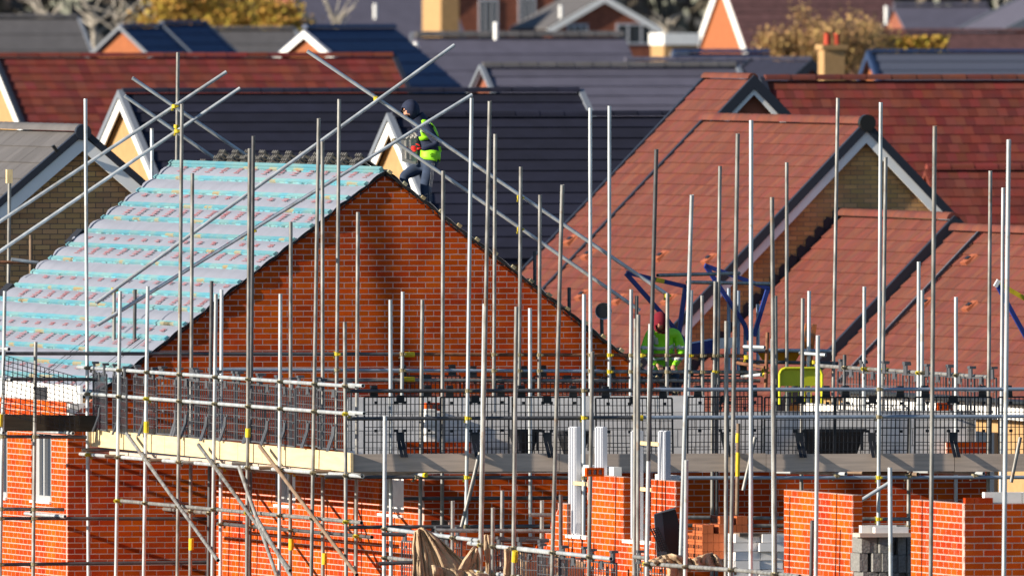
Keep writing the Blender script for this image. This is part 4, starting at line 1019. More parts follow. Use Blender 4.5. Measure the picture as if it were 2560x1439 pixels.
hor('A', 'A0', 520, 923, 1500, 927, 'b', 'guard_rail'); hor('A', 'A0', 1490, 928, 1905, 930, 'd', 'guard_rail')
hor('A', 'A0', -40, 946, 250, 948, 'k', 'guard_rail'); hor('A', 'A0', 800, 950, 1900, 951, 'd', 'guard_rail', clamps=False)
for px, py in ((1008, 886), (1008, 948)):
    MB().tube(on('A0', px, py, .05), on('A0', px + 28, py, .05), .034, 10).build('sleeve', 'yellow', scf['A'])
tube(scf['A'], 'transom', on('A0', 1860, 866), on('A0', 1912, 868, -.3), 'g'); tube(scf['A'], 'transom', on('A0', 2000, 882), on('A0', 2064, 887, -.3), 'g')
tube(scf['A'], 'transom', on('A0', 1840, 906), on('A0', 1911, 918, -.3), 'r'); tube(scf['A'], 'transom', on('A0', 1855, 941), on('A0', 1903, 936, -.3), 'g')
hor('A', 'A0', 1840, 903, 2095, 908, 'k', 'guard_rail', clamps=False); hor('A', 'A0', 1860, 874, 2085, 877, 'b', 'guard_rail', clamps=False)
tube(scf['A'], 'upright', on('A0', 1914, 975, -.1), on('A0', 1919, 830, -.1), 'r')
for px, py in ((1912, 920), (1914, 931), (1868, 893), (2036, 905), (1605, 888)): clamp(scf['A'], on('A0', px, py, -.06), 0, 'coupler_yellow')
# high guard rails crossing in front of the roof
def hi(x1, y1, w1, x2, y2, w2, f_='g'):
    tube(scf['A'], 'brace', pw(x1, y1, w1), pw(x2, y2, w2), f_)
for x1, y1, w1, x2, y2, w2 in ((1136, 113, -.2, 240, 757, -.9), (1180, 237, -.2, 244, 812, -.9), (768, 128, -.05, 1668, 736, -.62), (982, 350, -.05, 1600, 776, -.62), (566, 180, 11.3, -40, 580, 11.3), (600, 221, 11.3, -40, 655, 11.3), (331, 195, 11.45, 640, 405, 11.45), (312, 240, 11.45, 560, 412, 11.45)):
    hi(x1, y1, w1, x2, y2, w2)
UP['BK'] = []
ups('A', 'BK', [(445, 131, 442, 411, 'd'), (379.6, 321, 380, 460, 'g'), (24, 428, 21, 715, 'd'), (77, 587, 77, 668, 't')])
for px, py, w, k_ in ((942, 247, -.25, 'coupler_yellow'), (988, 352, -.25, 'coupler_zinc'), (437, 266, 11.2, 'coupler_yellow'), (443, 328, 11.2, 'coupler_yellow'), (1301, 494, -.7, 'coupler_yellow'), (1301, 573, -.7, 'coupler_yellow'), (286, 725, -.8, 'coupler_yellow'), (287, 786, -.8, 'coupler_zinc'), (1668, 739, -.7, 'coupler_yellow'), (632, 577, -.9, 'coupler_yellow')):
    clamp(scf['A'], pw(px, py, w), 0, k_)
MB().tube(pw(441, 312, 12.1), pw(440, 326, 12.1), .036, 10).build('sleeve', 'yellow', scf['A'])
tube(scf['A'], 'transom', pw(-30, 655, 12.0), pw(80, 656, 12.0), 'r'); tube(scf['A'], 'transom', pw(28, 648, 11.7), pw(96, 657, 11.7), 'g')
p = pw(23, 440, 12.1)
MB().box(p.x - .04, p.x + .04, p.y - .04, p.y + .04, p.z - .1, p.z + .09).build('timber_end', 'timber_pale', scf['A'])
# --- lower left scaffold before A's side wall
ups('D', 'A1', [(89, 854, 83, 1400, 'd'), (12, 727, 2, 1300, 'g')])
hor('D', 'A1', -40, 1271, 160, 1273, 'd', 'ledger'); hor('D', 'A1', -40, 1295, 530, 1296, 'k', 'ledger'); hor('D', 'A1', -40, 1411, 524, 1404, 'k', 'ledger'); hor('D', 'A1', -40, 1090, 216, 1092, 'k', 'ledger')
for px, py in ((158, 1290), (178, 1082), (18, 872), (24, 949), (4, 1081)):
    p = on('A1', px, py); tube(scf['D'], 'transom', p + V(0, -.1, 0), p + V(-.3, .9, .02), 'g')
board('D', 'A1', -60, 1034, 1076, 240, 1038, 1079, 'board_brown_shaded', off=.1)
MB().tube(on('A1', 2, 1034, -.02), on('A1', 0, 1066, -.02), .034, 10).build('sleeve', 'yellow', scf['D'])
# --- front scaffold before the piers of C
ups('C', 'S3', [(962.5, 1039, 960, 1439, 'g'), (1132, 1251, 1131, 1420, 'd'), (1211, 759, 1200, 1439, 'g'), (1224.5, 253, 1210, 1000, 'd'), (1232.5, 1268, 1231, 1439, 'd'), (1291, 766, 1283, 1439, 'd'), (1406, 462, 1380, 1439, 'd'), (1481, 878, 1472, 1439, 'd'), (1626, 809, 1617, 1439, 'g'), (1641, 373, 1626, 960, 'k'), (1716, 1149, 1713, 1439, 'g'), (1844.5, 334, 1827, 1439, 'd'), (1932, 846, 1935, 1439, 'g'), (1930, 493, 1934, 960, 'd'), (2045, 838, 2040, 1439, 'g'), (2337, 315, 2327, 1439, 'd'), (2522, 349, 2510, 1439, 'g'), (2225, 1168, 2227, 1439, 'g')])
ups('C', 'S3i', [(1256, 1225, 1255, 1330, 'd'), (1355, 1250, 1354, 1370, 'd'), (1402, 1236, 1402, 1375, 'k'), (1729.6, 487, 1704, 1320, 'g'), (1816, 802, 1815, 1400, 'd'), (1878, 300.6, 1877, 1400, 'g'), (1596, 786, 1595, 1400, 'd'), (1589, 796, 1586, 1400, 'd'), (2031, 1300, 2028, 1439, 'k')])
for x1, y1, x2, y2, f_ in ((965, 1321, 1210, 1352, 'g'), (1172, 1357, 1376, 1381, 'g'), (1290, 1369, 1528, 1396, 'g'), (1585, 1391, 1620, 1394, 'd'), (1626, 1409, 1905, 1429, 'd'), (965, 1393, 1035, 1401, 'd'), (1850, 1425, 2000, 1440, 'd'), (1160, 1425, 1300, 1441, 'g')):
    hor('C', 'S3', x1, y1, x2, y2, f_, 'guard_rail')
for x1, y1, x2, y2, f_ in ((955, 1334, 1012, 1336, 'k'), (948, 1408, 1032, 1405, 'k'), (1090, 1325, 1380, 1327, 'd'), (1180, 1349, 1372, 1350, 'k'), (1095, 1395, 1190, 1395, 'k'), (1136, 1422, 1260, 1422, 'k'), (1412, 1385, 1585, 1375, 'k'), (1325, 1286, 1384, 1287, 'd')):
    p, q = pw(x1, y1, -30.5), pw(x2, y2, -30.5); tube(scf['C'], 'transom', p, q, f_)
MB().tube(pw(1409, 1385, -30.55), pw(1416, 1384.5, -30.55), .034, 10).build('end_cap', 'yellow', scf['C'])
MB().tube(on('S3', 1288, 1376, -.06), on('S3', 1286, 1404, -.06), .036, 10).build('sleeve', 'yellow', scf['C'])
for px, y0, y1 in ((1, 1034, 1066),): pass
for px, y0, y1, pl in ((366, 1053, 1081, 'S1'), (620, 1070, 1092, 'S1'), (728, 1346, 1374, 'S1i'), (811, 1382, 1410, 'S1i'), (478, 1345, 1374, 'S1i')):
    MB().tube(on(pl, px, y0), on(pl, px - .5, y1), .035, 10).build('sleeve', 'yellow', scf['B'])
for x0, x1, y0 in ((1780, 1900, 1402),):
    p, q = pw(x0, y0, -36), pw(x1 + 20, y0 + 4, -36)
    MB().box(p.x, q.x, -36, -34.8, p.z - .04, p.z).build('scaffold_board', 'board_grey', scf['C'])

# ================================================================ black mesh guards
def guard(label, group, O, a, n, W, H, m, dense=.054, hook=True, strap=True, sk=0.0, rows_=.09):
    """wire-like plastic panel: O top corner, a along, hanging down; n faces the viewer"""
    O, a, n = Vector(O) + V(0, 0, rnd.uniform(-.012, .012)), (Vector(a).normalized() + V(0, 0, rnd.uniform(-.014, .014))), Vector(n)
    sk += rnd.uniform(-.02, .02)
    t = thing('mesh_guard', label, 'mesh guard', O - V(0, 0, H), group=group)
    P = lambda s, h, d=0: O + a * s - V(0, 0, h) + n * d + a * (sk * h)
    f = MB()
    for p, q in ((P(0, 0), P(W, 0)), (P(0, H), P(W, H)), (P(0, 0), P(0, H)), (P(W, 0), P(W, H))): f.bar(p, q, .02, .02, n)
    f.build('frame', m, t)
    g = MB(); k = int(W / dense)
    for i in range(1, k): g.bar(P(W * i / k, 0), P(W * i / k, H), .011, .009, n)
    k = int(H / rows_)
    for i in range(1, k): g.bar(P(0, H * i / k, .004), P(W, H * i / k, .004), .009, .008, n)
    g.build('wire_grid', m, t, kind='stuff')
    if hook:
        for s in (W * .13, W * .88):
            b = MB(); b.prism([P(s - .045, -.12, .0), P(s + .045, -.12, .0), P(s + .055, .01, .0), P(s - .055, .01, .0)], n * .02)
            b.prism([P(s - .04, -.15, -.05), P(s + .04, -.15, -.05), P(s + .04, -.12, -.05), P(s - .04, -.12, -.05)], n * .085)
            b.build('hook', m, t)
        MB().prism([P(W / 2 - .05, -.02, .005), P(W / 2 + .05, -.02, .005), P(W / 2 + .05, .08, .005), P(W / 2 - .05, .08, .005)], n * .015).build('label_plate', m, t)
        for s in (.16, .44, .56, .9):
            for h in (.07, .43):
                MB().prism([P(W * s - .022, h - .015, .006), P(W * s + .022, h - .015, .006), P(W * s + .022, h + .02, .006), P(W * s - .022, h + .02, .006)], n * .008).build('clip_plate', m, t)
    if strap:
        b = MB(); s = W / 2
        b.hexa([P(s - .05, .45, .005), P(s + .05, .45, .005), P(s + .05, .45, .02), P(s - .05, .45, .02), P(s - .05, .56, .012), P(s + .05, .56, .012), P(s + .05, .56, .03), P(s - .05, .56, .03)])
        for dx in (-.026, .026): b.hexa([P(s + dx - .022, .56, .012), P(s + dx + .022, .56, .012), P(s + dx + .022, .56, .03), P(s + dx - .022, .56, .03), P(s + dx + .006, .77, .10), P(s + dx + .05, .77, .10), P(s + dx + .05, .77, .115), P(s + dx + .006, .77, .115)])
        b.build('strap', m, t)
    return t
spans = [(911, 1090), (1101.5, 1272), (1281, 1453), (1489, 1680), (1720, 1905), (1912, 2086), (2090, 2272), (2288, 2478), (2497, 2680)]
for i, (x0, x1) in enumerate(spans):
    o_ = pw(x0, 993, wS2 + .13); e_ = pw(x1, 992, wS2 + .13)
    guard('%s black mesh guard from the left along the grey toe board' % ordinal(i), 'black mesh guards along the front rails', o_, (1, 0, 0), V(0, -1, 0), e_.x - o_.x, .77, 'plastic_black')
edges = [233, 283, 335, 392, 440, 489, 538, 588, 640, 690, 742, 795, 852]
for i in range(12):
    o_ = on('S1', edges[i], 932 + (edges[i] - 233) * .072, .10); e_ = on('S1', edges[i + 1] - 4, 935 + (edges[i + 1] - 233) * .072, .10)
    a_ = V(0, -1, 0); W = o_.y - e_.y; an = rnd.uniform(-.10, .16) * (2.6 if i == 3 else 1)
    a_ = V(math.sin(an), -math.cos(an), -.012)
    guard('%s sunlit mesh guard counting from the far left end of the pale toe boards' % ordinal(i), 'mesh guards along the pale toe boards', o_, a_, V(-1, 0, 0), W, .74, 'plastic_black_sunlit', dense=.075, hook=True, strap=True, rows_=.10)
for i, (x0, x1) in enumerate(((985, 1150), (1160, 1330), (1335, 1500), (1505, 1690), (1700, 1880))):
    o_ = pw(x0, 941, -.68); e_ = pw(x1, 941, -.68)
    guard('%s of five black mesh guards on the rear rails before the brick gable' % ordinal(i), 'mesh guards on the rear rails', o_, (1, 0, 0), V(0, -1, 0), e_.x - o_.x, .5 if i < 3 else .62, 'plastic_black', strap=False)
for i in range(7):
    x0 = 2095 + i * 54; o_ = on('S4', x0, 925 + i * 3.4, -.02)
    guard('%s black mesh guard along the sloping rail by the white fascia' % ordinal(i), 'mesh guards along the right return', o_, (.12, -1, 0), V(-1, 0, 0), .95, .52, 'plastic_black_sunlit', strap=False, dense=.10, rows_=.14)
for i, (x0, y0) in enumerate(((1005, 1352), (1085, 1345), (1240, 1372), (1292, 1378), (1345, 1388), (1400, 1394), (1470, 1402), (1590, 1405))):
    o_ = on('S3', x0, y0, .1)
    guard('%s mesh guard from the left among the hessian of the front scaffold' % ordinal(i), 'mesh guards on the front scaffold', o_, (.1, -1, 0), V(-1, 0, 0), .95, .75, 'plastic_black_sunlit', strap=False, dense=.085, rows_=.10)
# the torn black debris net at the lower left
t = MB()
o_, e_ = pw(4, 885, -1.1), pw(186, 940, -1.1)
A_, B_, D_ = pw(12, 888, -1.1), pw(190, 942, -1.1), pw(0, 1030, -1.1)
E_ = pw(200, 1085, -1.0)
nn_ = 16
pt = lambda i, j: A_.lerp(B_, i / nn_).lerp(D_.lerp(E_, i / nn_), j / 12) + V(0, math.sin(i * .8 + j * .5) * .02, 0)
for i in range(nn_ + 1):
    for j in range(12): t.bar(pt(i, j), pt(i, j + 1), .009, .009, (0, 1, 0))
for j in range(13):
    for i in range(nn_): t.bar(pt(i, j), pt(i + 1, j), .009, .009, (0, 1, 0))
t.build('debris_net', 'plastic_black', None, D_, label='slack black net hanging crooked over the white eaves at the left', category='net')
# ================================================================ people
def skin_mesh(verts, edges, root=0, sub=2):
    me = bpy.data.meshes.new('person_skin')
    me.from_pydata([v[0] for v in verts], edges, [])
    ob = bpy.data.objects.new('person_skin', me); COL.objects.link(ob)
    sk = ob.modifiers.new('skin', 'SKIN'); sk.use_smooth_shade = True; sk.branch_smoothing = .6
    for d, v in zip(me.skin_vertices[0].data, verts):
        r = v[1]; d.radius = (r, r) if isinstance(r, (int, float)) else r
    me.skin_vertices[0].data[root].use_root = True
    ss = ob.modifiers.new('sub', 'SUBSURF'); ss.levels = sub; ss.render_levels = sub
    dg = bpy.context.evaluated_depsgraph_get()
    e = ob.evaluated_get(dg); m2 = e.to_mesh()
    vv = [v.co.copy() for v in m2.vertices]; ff = [tuple(p.vertices) for p in m2.polygons]; nn = [v.normal.copy() for v in m2.vertices]
    e.to_mesh_clear(); bpy.data.objects.remove(ob); bpy.data.meshes.remove(me)
    return vv, ff, nn
def hand(wrist, d, side, curl, r=.009):
    """palm, four unequal fingers bent at the knuckles and a thumb from the side of the palm"""
    wrist, d, side, curl = Vector(wrist), Vector(d).normalized(), Vector(side).normalized(), Vector(curl).normalized()
    out_v, out_f = [], []
    def add(vs, es):
        v, f, n = skin_mesh(vs, es, 0, 1); k = len(out_v)
        out_v.extend(v); out_f.extend(tuple(i + k for i in q) for q in f)
    add([(wrist, .026), (wrist + d * .045, (.036, .018)), (wrist + d * .085, (.040, .017))], [(0, 1), (1, 2)])
    for i, ln in enumerate((.072, .082, .076, .058)):
        b = wrist + d * .082 + side * (.030 - i * .020)
        k1 = b + d * ln * .45 + curl * .006; k2 = k1 + d * ln * .2 + curl * ln * .3; k3 = k2 + curl * ln * .32 - d * .004
        add([(b, r * 1.05), (k1, r), (k2, r * .95), (k3, r * .8)], [(0, 1), (1, 2), (2, 3)])
    b = wrist + d * .03 + side * .034
    add([(b, .012), (b + side * .026 + d * .028, .011), (b + side * .03 + d * .056 + curl * .014, .009)], [(0, 1), (1, 2)])
    return out_v, out_f
def person(label, verts, edges, region, hands, o, shells=(), root=0):
    v, f, n = skin_mesh(verts, edges, root)
    names = []
    mats = [region((v[q[0]] + v[q[2]]) / 2) for q in f]
    for hv, hf, hm in hands:
        k = len(v); v = v + hv; f = f + [tuple(i + k for i in q) for q in hf]; mats += [hm] * len(hf)
    t = thing('person', label, 'person', o)
    o = Vector(o)
    me = bpy.data.meshes.new('body'); me.from_pydata([tuple(x - o) for x in v], [], f); me.update()
    um = sorted(set(mats))
    for m in um: me.materials.append(MATS[m])
    me.polygons.foreach_set('material_index', [um.index(m) for m in mats]); me.polygons.foreach_set('use_smooth', [True] * len(f))
    obj('body', me, t, o)
    for nm, m, test, off in shells:                   # clothing: a shell lifted off the body
        keep = [q for q in f[:len(mats) - sum(len(h[1]) for h in hands)] if test(sum((v[i] for i in q), V(0, 0, 0)) / len(q))]
        ids = sorted({i for q in keep for i in q}); mp = {i: j for j, i in enumerate(ids)}
        sm = bpy.data.meshes.new(nm); sm.from_pydata([tuple(v[i] + n[i] * off - o) for i in ids], [], [tuple(mp[i] for i in q) for q in keep]); sm.update()
        sm.materials.append(MATS[m]); sm.polygons.foreach_set('use_smooth', [True] * len(keep))
        so_ = obj(nm, sm, t, o)
        md = so_.modifiers.new('thickness', 'SOLIDIFY'); md.thickness = .006; md.offset = -1
    return t
def shell_ball(name, m, parent, c, rx, ry, rz, opening=None, ang=50, seg=20):
    b = MB(); c = Vector(c); rows_ = 12
    for i in range(rows_ + 1):
        th = math.pi * i / rows_
        for j in range(seg): b.v.append(c + V(rx * math.sin(th) * math.cos(2 * math.pi * j / seg), ry * math.sin(th) * math.sin(2 * math.pi * j / seg), rz * math.cos(th)))
    for i in range(rows_):
        for j in range(seg):
            q = (i * seg + j, i * seg + (j + 1) % seg, (i + 1) * seg + (j + 1) % seg, (i + 1) * seg + j)
            ce = sum((b.v[k] for k in q), V(0, 0, 0)) / 4 - c
            if opening is not None and ce.angle(opening) < R(ang): continue
            b.f.append(q)
    return b.build(name, m, parent, smooth=True)
# --- the roofer on the ridge, stooping to the left with a clutch of tiles
W1 = 0.75
def J(px, py, dw=0.0): return pw(px, py, W1 + dw)
vs1 = [(J(1074, 408), (.16, .145)), (J(1080, 372), (.172, .16)), (J(1071, 337), (.185, .17)), (J(1056, 314), (.14, .13)), (J(1040, 300), .062), (J(1028, 288), .095), (J(1021, 276), .098), (J(1019, 262), .07),
       (J(1066, 318, -.17), .075), (J(1094, 360, -.24), .055), (J(1062, 371, -.26), .042), (J(1052, 372, -.24), .03),
       (J(1046, 322, .17), .072), (J(1022, 352, .22), .052), (J(1008, 368, .16), .038),
       (J(1074, 420, -.10), .105), (J(1062, 468, -.13), .075), (J(1066, 512, -.12), .055), (J(1050, 522, -.13), (.05, .04)), (J(1040, 524, -.13), .035),
       (J(1055, 418, .10), .105), (J(1006, 440, .06), .078), (J(1020, 480, .05), .058), (J(1030, 500, .05), .05), (J(1016, 506, .05), .04), (J(1013, 290), .022)]
es1 = [(0, 1), (1, 2), (2, 3), (3, 4), (4, 5), (5, 6), (6, 7), (3, 8), (8, 9), (9, 10), (10, 11), (3, 12), (12, 13), (13, 14), (0, 15), (15, 16), (16, 17), (17, 18), (18, 19), (0, 20), (20, 21), (21, 22), (22, 23), (23, 24), (5, 25)]
hd1 = J(1024, 278)
def reg1(c):
    x, y = proj(c)
    if y < 302 and (c - hd1).length < .17: return 'skin'
    if y > 404: return 'jeans'
    return 'cloth_navy'
spine1 = [J(1074, 412), J(1079, 372), J(1071, 337), J(1055, 314)]
def dseg(c, a_, b_):
    d = b_ - a_; t_ = max(0, min(1, (c - a_).dot(d) / d.length_squared)); return (c - a_ - d * t_).length
def torso1(c):
    x, y = proj(c)
    arm = min(dseg(c, vs1[8][0] + V(0, -.03, 0), vs1[9][0]), dseg(c, vs1[9][0], vs1[10][0]), dseg(c, vs1[12][0], vs1[13][0]))
    return min(dseg(c, spine1[i], spine1[i + 1]) for i in range(3)) < .24 and arm > .07 and x > 1054 and (300 < y < 346 or 376 < y < 400)
hL = hand(J(1056, 372, -.24), V(-1, -.05, 0), V(0, .2, 1), V(-.2, 1, 0), .011)
hR = hand(J(1008, 368, .10), V(-.1, -.9, -.2), V(-.2, 0, 1), V(1, 0, 0), .011)
P1 = person('roofer in dark hood, lime vest and red gloves carrying grey tiles', vs1, es1, reg1, [(hL[0], hL[1], 'glove_red'), (hR[0], hR[1], 'glove_red')], J(1050, 522),
    shells=(('vest', 'hivis', torso1, .022),))
face_d = V(-.80, -.28, -.52)
shell_ball('hood', 'cloth_navy', P1, hd1 + V(.012, 0, .01), .128, .125, .148, face_d, 44)
MB().tube(J(1040, 292), J(1058, 318), .115, 12, .13).build('hood_collar', 'cloth_navy', P1, smooth=True)
for dz in (-.035, .035):
    q = hd1 + V(-.085, dz - .035, .005); MB().tube(q, q + V(-.014, -.004, -.004), .011, 8).build('eye', 'hair_dark', P1)
shell_ball('beard', 'hair_dark', P1, hd1 + V(-.045, -.03, -.075), .045, .055, .038)
MB().bar(J(1052, 330, -.16), J(1075, 306, -.15), .02, .05, (0, -1, 0)).build('reflective_band', 'reflective', P1)
vt = MB()                                             # loose tail of the vest swinging behind
g = [J(1102, 366, -.10), J(1104, 378, -.10), J(1096, 390, -.10), J(1064, 400, -.12), J(1066, 386, -.13), J(1088, 366, -.12)]
vt.prism(g, (0, .30, 0)); vt.build('vest_tail', 'hivis', P1)
sp = MB()                                             # three stripes down the track trousers
for k in range(3):
    pts = [J(1079 + k * 3.4, 408, -.205), J(1077 + k * 3.2, 440, -.215), J(1073 + k * 3, 470, -.205), J(1074 + k * 3, 505, -.18)]
    for a_, b_ in zip(pts, pts[1:]): sp.bar(a_, b_, .005, .004, (0, -1, 0))
sp.build('trouser_stripe', 'stripe_grey', P1, kind='stuff')
# letters on the trouser leg
fc = bpy.data.curves.new('trouser_lettering', 'FONT'); fc.body = 'das'; fc.size = .105; fc.extrude = .001
fo = bpy.data.objects.new('trouser_lettering_tmp', fc); COL.objects.link(fo)
dg = bpy.context.evaluated_depsgraph_get(); tm = fo.evaluated_get(dg).to_mesh()
Q = J(1070, 508, -.215)
lv = [Q + V(-v.co.y, -.002, v.co.x) for v in tm.vertices]; lf = [tuple(p.vertices) for p in tm.polygons]
fo.evaluated_get(dg).to_mesh_clear(); bpy.data.objects.remove(fo)
lb = MB(); lb.v = lv; lb.f = lf; lb.build('trouser_lettering', 'stripe_grey', P1)
# the tiles in his arms
ct = thing('tile_stack', 'clutch of grey roof tiles held upright in the arms of the roofer', 'tile stack', J(1030, 410))
for k in range(6):
    a0, a1, a2, a3 = [J(px + k * 7 - (3 if k else 0), py - k * 4.2 * 1.0, -.02 + k * .05) for px, py in ((1003, 346), (1040, 344), (1040, 411), (1005, 404))]
    b = MB(); b.prism([a3, a2, a1, a0], (.015, .022, 0))
    for fx in (.3, .6):
        x0 = a0.lerp(a1, fx); x1 = a3.lerp(a2, fx); b.bar(x0.lerp(x1, .08) + V(0, -.006, 0), x0.lerp(x1, .85) + V(0, -.006, 0), .02, .012, (0, -1, 0))
    for fx in (.1, .4, .7, .95): b.bar(a0.lerp(a1, fx) + V(0, -.01, -.01), a0.lerp(a1, fx) + V(0, .03, .012), .022, .02, (0, 0, 1))
    b.build('roof_tile', 'tile_grey_brightened', ct)
# --- the second worker, kneeling bent over behind the right-hand verge
W2 = 0.36
def K(px, py, dw=0.0): return pw(px, py, W2 + dw)
vs2 = [(K(1662, 920), (.17, .15)), (K(1661, 880, -.05), (.175, .15)), (K(1658, 845, -.14), (.19, .14)), (K(1656, 832, -.20), (.12, .10)), (K(1653, 822, -.27), .065), (K(1650, 812, -.33), .092), (K(1652, 800, -.33), .088),
       (K(1624, 834, -.14), .085), (K(1610, 880, -.20), .062), (K(1634, 906, -.36), .045), (K(1642, 909, -.40), .03),
       (K(1690, 832, -.12), .085), (K(1706, 880, -.18), .062), (K(1690, 908, -.34), .045), (K(1684, 912, -.40), .03),
       (K(1646, 930), .10), (K(1630, 955, -.35), .075), (K(1640, 975, .1), .055), (K(1642, 978, .25), .045),
       (K(1680, 930), .10), (K(1694, 958, -.35), .075), (K(1688, 980, .1), .055), (K(1690, 982, .25), .045), (K(1648, 814, -.43), .02)]
es2 = [(0, 1), (1, 2), (2, 3), (3, 4), (4, 5), (5, 6), (3, 7), (7, 8), (8, 9), (9, 10), (3, 11), (11, 12), (12, 13), (13, 14), (0, 15), (15, 16), (16, 17), (17, 18), (0, 19), (19, 20), (20, 21), (21, 22), (5, 23)]
hd2 = K(1651, 806, -.33)
def reg2(c):
    if (c - hd2).length < .15: return 'skin'
    return 'jeans' if proj(c)[1] > 926 else 'hivis'
h1 = hand(vs2[10][0], V(.3, -.7, -.6), V(1, .3, 0), V(.3, .3, -1)); h2 = hand(vs2[14][0], V(-.3, -.7, -.6), V(-1, .3, 0), V(-.3, .3, -1))
body2 = lambda c: True
P2 = person('worker in bright lime jacket and dark red balaclava bending behind the rails', vs2, es2, reg2, [(h1[0], h1[1], 'skin'), (h2[0], h2[1], 'skin')], K(1660, 982),
    shells=(('reflective_band', 'reflective', lambda c: (864 < proj(c)[1] < 872 or 893 < proj(c)[1] < 900) and c.y < W2 + .3, .008), ('reflective_band', 'reflective', lambda c: abs(proj(c)[0] - 1628 - (proj(c)[1] - 826) * .4) < 5 and proj(c)[1] < 862 and (c - hd2).length > .17, .009)))
shell_ball('balaclava', 'wool_red', P2, hd2 + V(0, .01, .005), .112, .115, .145, V(-.15, -.72, -.66), 30)
shell_ball('collar', 'wool_red', P2, K(1656, 828, -.2), .10, .09, .06)
for dx in (-.032, .03):
    q = hd2 + V(dx, -.088, .0); MB().tube(q, q + V(0, -.012, 0), .011, 8).build('eye', 'hair_dark', P2)

# ================================================================ loading gates of blue steel, tubes between
def blue_frame(t, pts, w, m='steel_blue'):
    for (x1, y1), (x2, y2) in pts: MB().bar(pw(x1, y1, w), pw(x2, y2, w), .055, .055, (0, 1, 0)).build('gate_bar', m, t)
gt = thing('loading_gate', 'blue steel loading gate frame with grey cross tubes above the bending worker', 'gate', pw(1700, 880, 1.0))
blue_frame(gt, (((1565, 683), (1662, 792)), ((1566, 681), (1714, 716)), ((1714, 714), (1695, 850)), ((1695, 850), (1724, 900))), .7)
blue_frame(gt, (((1662, 792), (1722, 865)),), .7)
blue_frame(gt, (((1762, 663), (1922, 721)), ((1764, 664), (1862, 812)), ((1920, 720), (1884, 840)), ((1862, 812), (1872, 850))), 2.4, 'steel_blue')
for x1, y1, w1, x2, y2, w2, f_ in ((1644, 688, .65, 1848, 683, 2.35, 'd'), (1718, 705, .65, 1922, 709, 2.35, 'd')):
    tube(gt, 'cross_tube', pw(x1, y1, w1), pw(x2, y2, w2), f_)
MB().bar(pw(1640, 699, .66), pw(1660, 703, .66), .06, .06, (0, 1, 0)).build('yellow_mark', 'yellow', gt)
for px, y0, y1 in ((1822, 720, 870), (1846, 726, 870), (1895, 760, 862), (1863, 812, 866)):
    tube(gt, 'gate_post', pw(px, y1 + 60, 2.5), pw(px, y0, 2.5), 'b')
tr = thing('steel_trough', 'blue steel trough with a white board beside the bending worker', 'trough', pw(1750, 890, .9))
MB().prism([pw(1714, 890, .8), pw(1792, 880, .8), pw(1786, 848, .8), pw(1712, 862, .8)], (.1, .6, 0)).build('body', 'steel_blue', tr)
MB().prism([pw(1796, 872, .6), pw(1842, 868, .6), pw(1842, 843, .6), pw(1796, 845, .6)], (.02, .05, 0)).build('white_board', 'cloth_white', tr)
g2 = thing('loading_gate', 'blue and yellow gate frame cut off by the right edge', 'gate', pw(2540, 900, .6))
blue_frame(g2, (((2493, 712), (2575, 860)),), .5); blue_frame(g2, (((2496, 708), (2590, 762)),), .6, 'yellow')
MB().bar(pw(2488, 716, .45), pw(2497, 700, .45), .05, .05, (0, 1, 0)).build('white_tip', 'cloth_white', g2)
tube(g2, 'gate_post', pw(2566, 1100, .55), pw(2566, 845, .55), 'k')
# floodlight on a post
fl_ = thing('floodlight', 'round white rimmed lamp on a dark post by the brick verge', 'lamp', pw(1504, 900, .4))
pc = pw(1501, 777, .4)
MB().tube(pc + V(.03, -.05, 0), pc + V(.05, .09, 0), .115, 18, .07, caps=False).build('bowl', 'paint_white', fl_, smooth=True)
MB().tube(pc + V(.028, -.03, 0), pc + V(.05, .08, 0), .095, 18, .05).build('lens', 'glass_dark', fl_, smooth=True)
tube(fl_, 'post', pw(1507, 940, .45), pw(1504, 785, .45), 'k')
for px, y0, y1 in ((1337, 628, 760), (1423, 718, 830)): tube(scf['A'], 'upright', pw(px, y1, .5), pw(px, y0, .5), 'k')

# ================================================================ hopper, barrier and posts on the lift
hp = thing('hopper', 'amber steel hopper hanging behind the right rails', 'hopper', pw(1940, 905, -.3))
MB().hexa([pw(1908, 902, -.3), pw(1988, 905, -.3), pw(1988, 905, .2), pw(1908, 902, .2), pw(1892, 879, -.4), pw(2003, 879, -.4), pw(2003, 879, .3), pw(1892, 879, .3)]).build('body', 'hopper_amber', hp)
MB().bar(pw(1885, 878, -.45), pw(2008, 877, -.45), .03, .03).build('rim', 'steel_blue', hp)
br = thing('plastic_barrier', 'lime yellow barrier with rounded top behind the front rail', 'barrier', pw(2000, 1003, -1.2))
wb_ = -1.2
def q_(x, y): return pw(x, y, wb_)
MB().prism([q_(1950, 964), q_(2050, 964), q_(2052, 932), q_(2044, 922), q_(1958, 922), q_(1949, 932)], (0, .03, 0)).build('panel', 'barrier_lime', br)
bf = MB()
ring = [q_(1948, 1010), q_(1948, 934), q_(1953, 924), q_(1962, 920), q_(2040, 920), q_(2050, 924), q_(2054, 934), q_(2054, 1010)]
for a_, b_ in zip(ring, ring[1:]): bf.tube(a_ + V(0, -.02, 0), b_ + V(0, -.02, 0), .019, 8)
bf.build('frame', 'barrier_lime', br, smooth=True)
for x in (1964, 1980, 1996, 2012, 2028, 2042): MB().bar(q_(x, 964), q_(x, 1006), .008, .008, (0, 1, 0)).build('bar', 'barrier_lime', br)
for y in (978, 992): MB().bar(q_(1950, y), q_(2052, y), .008, .008, (0, 1, 0)).build('bar', 'barrier_lime', br)
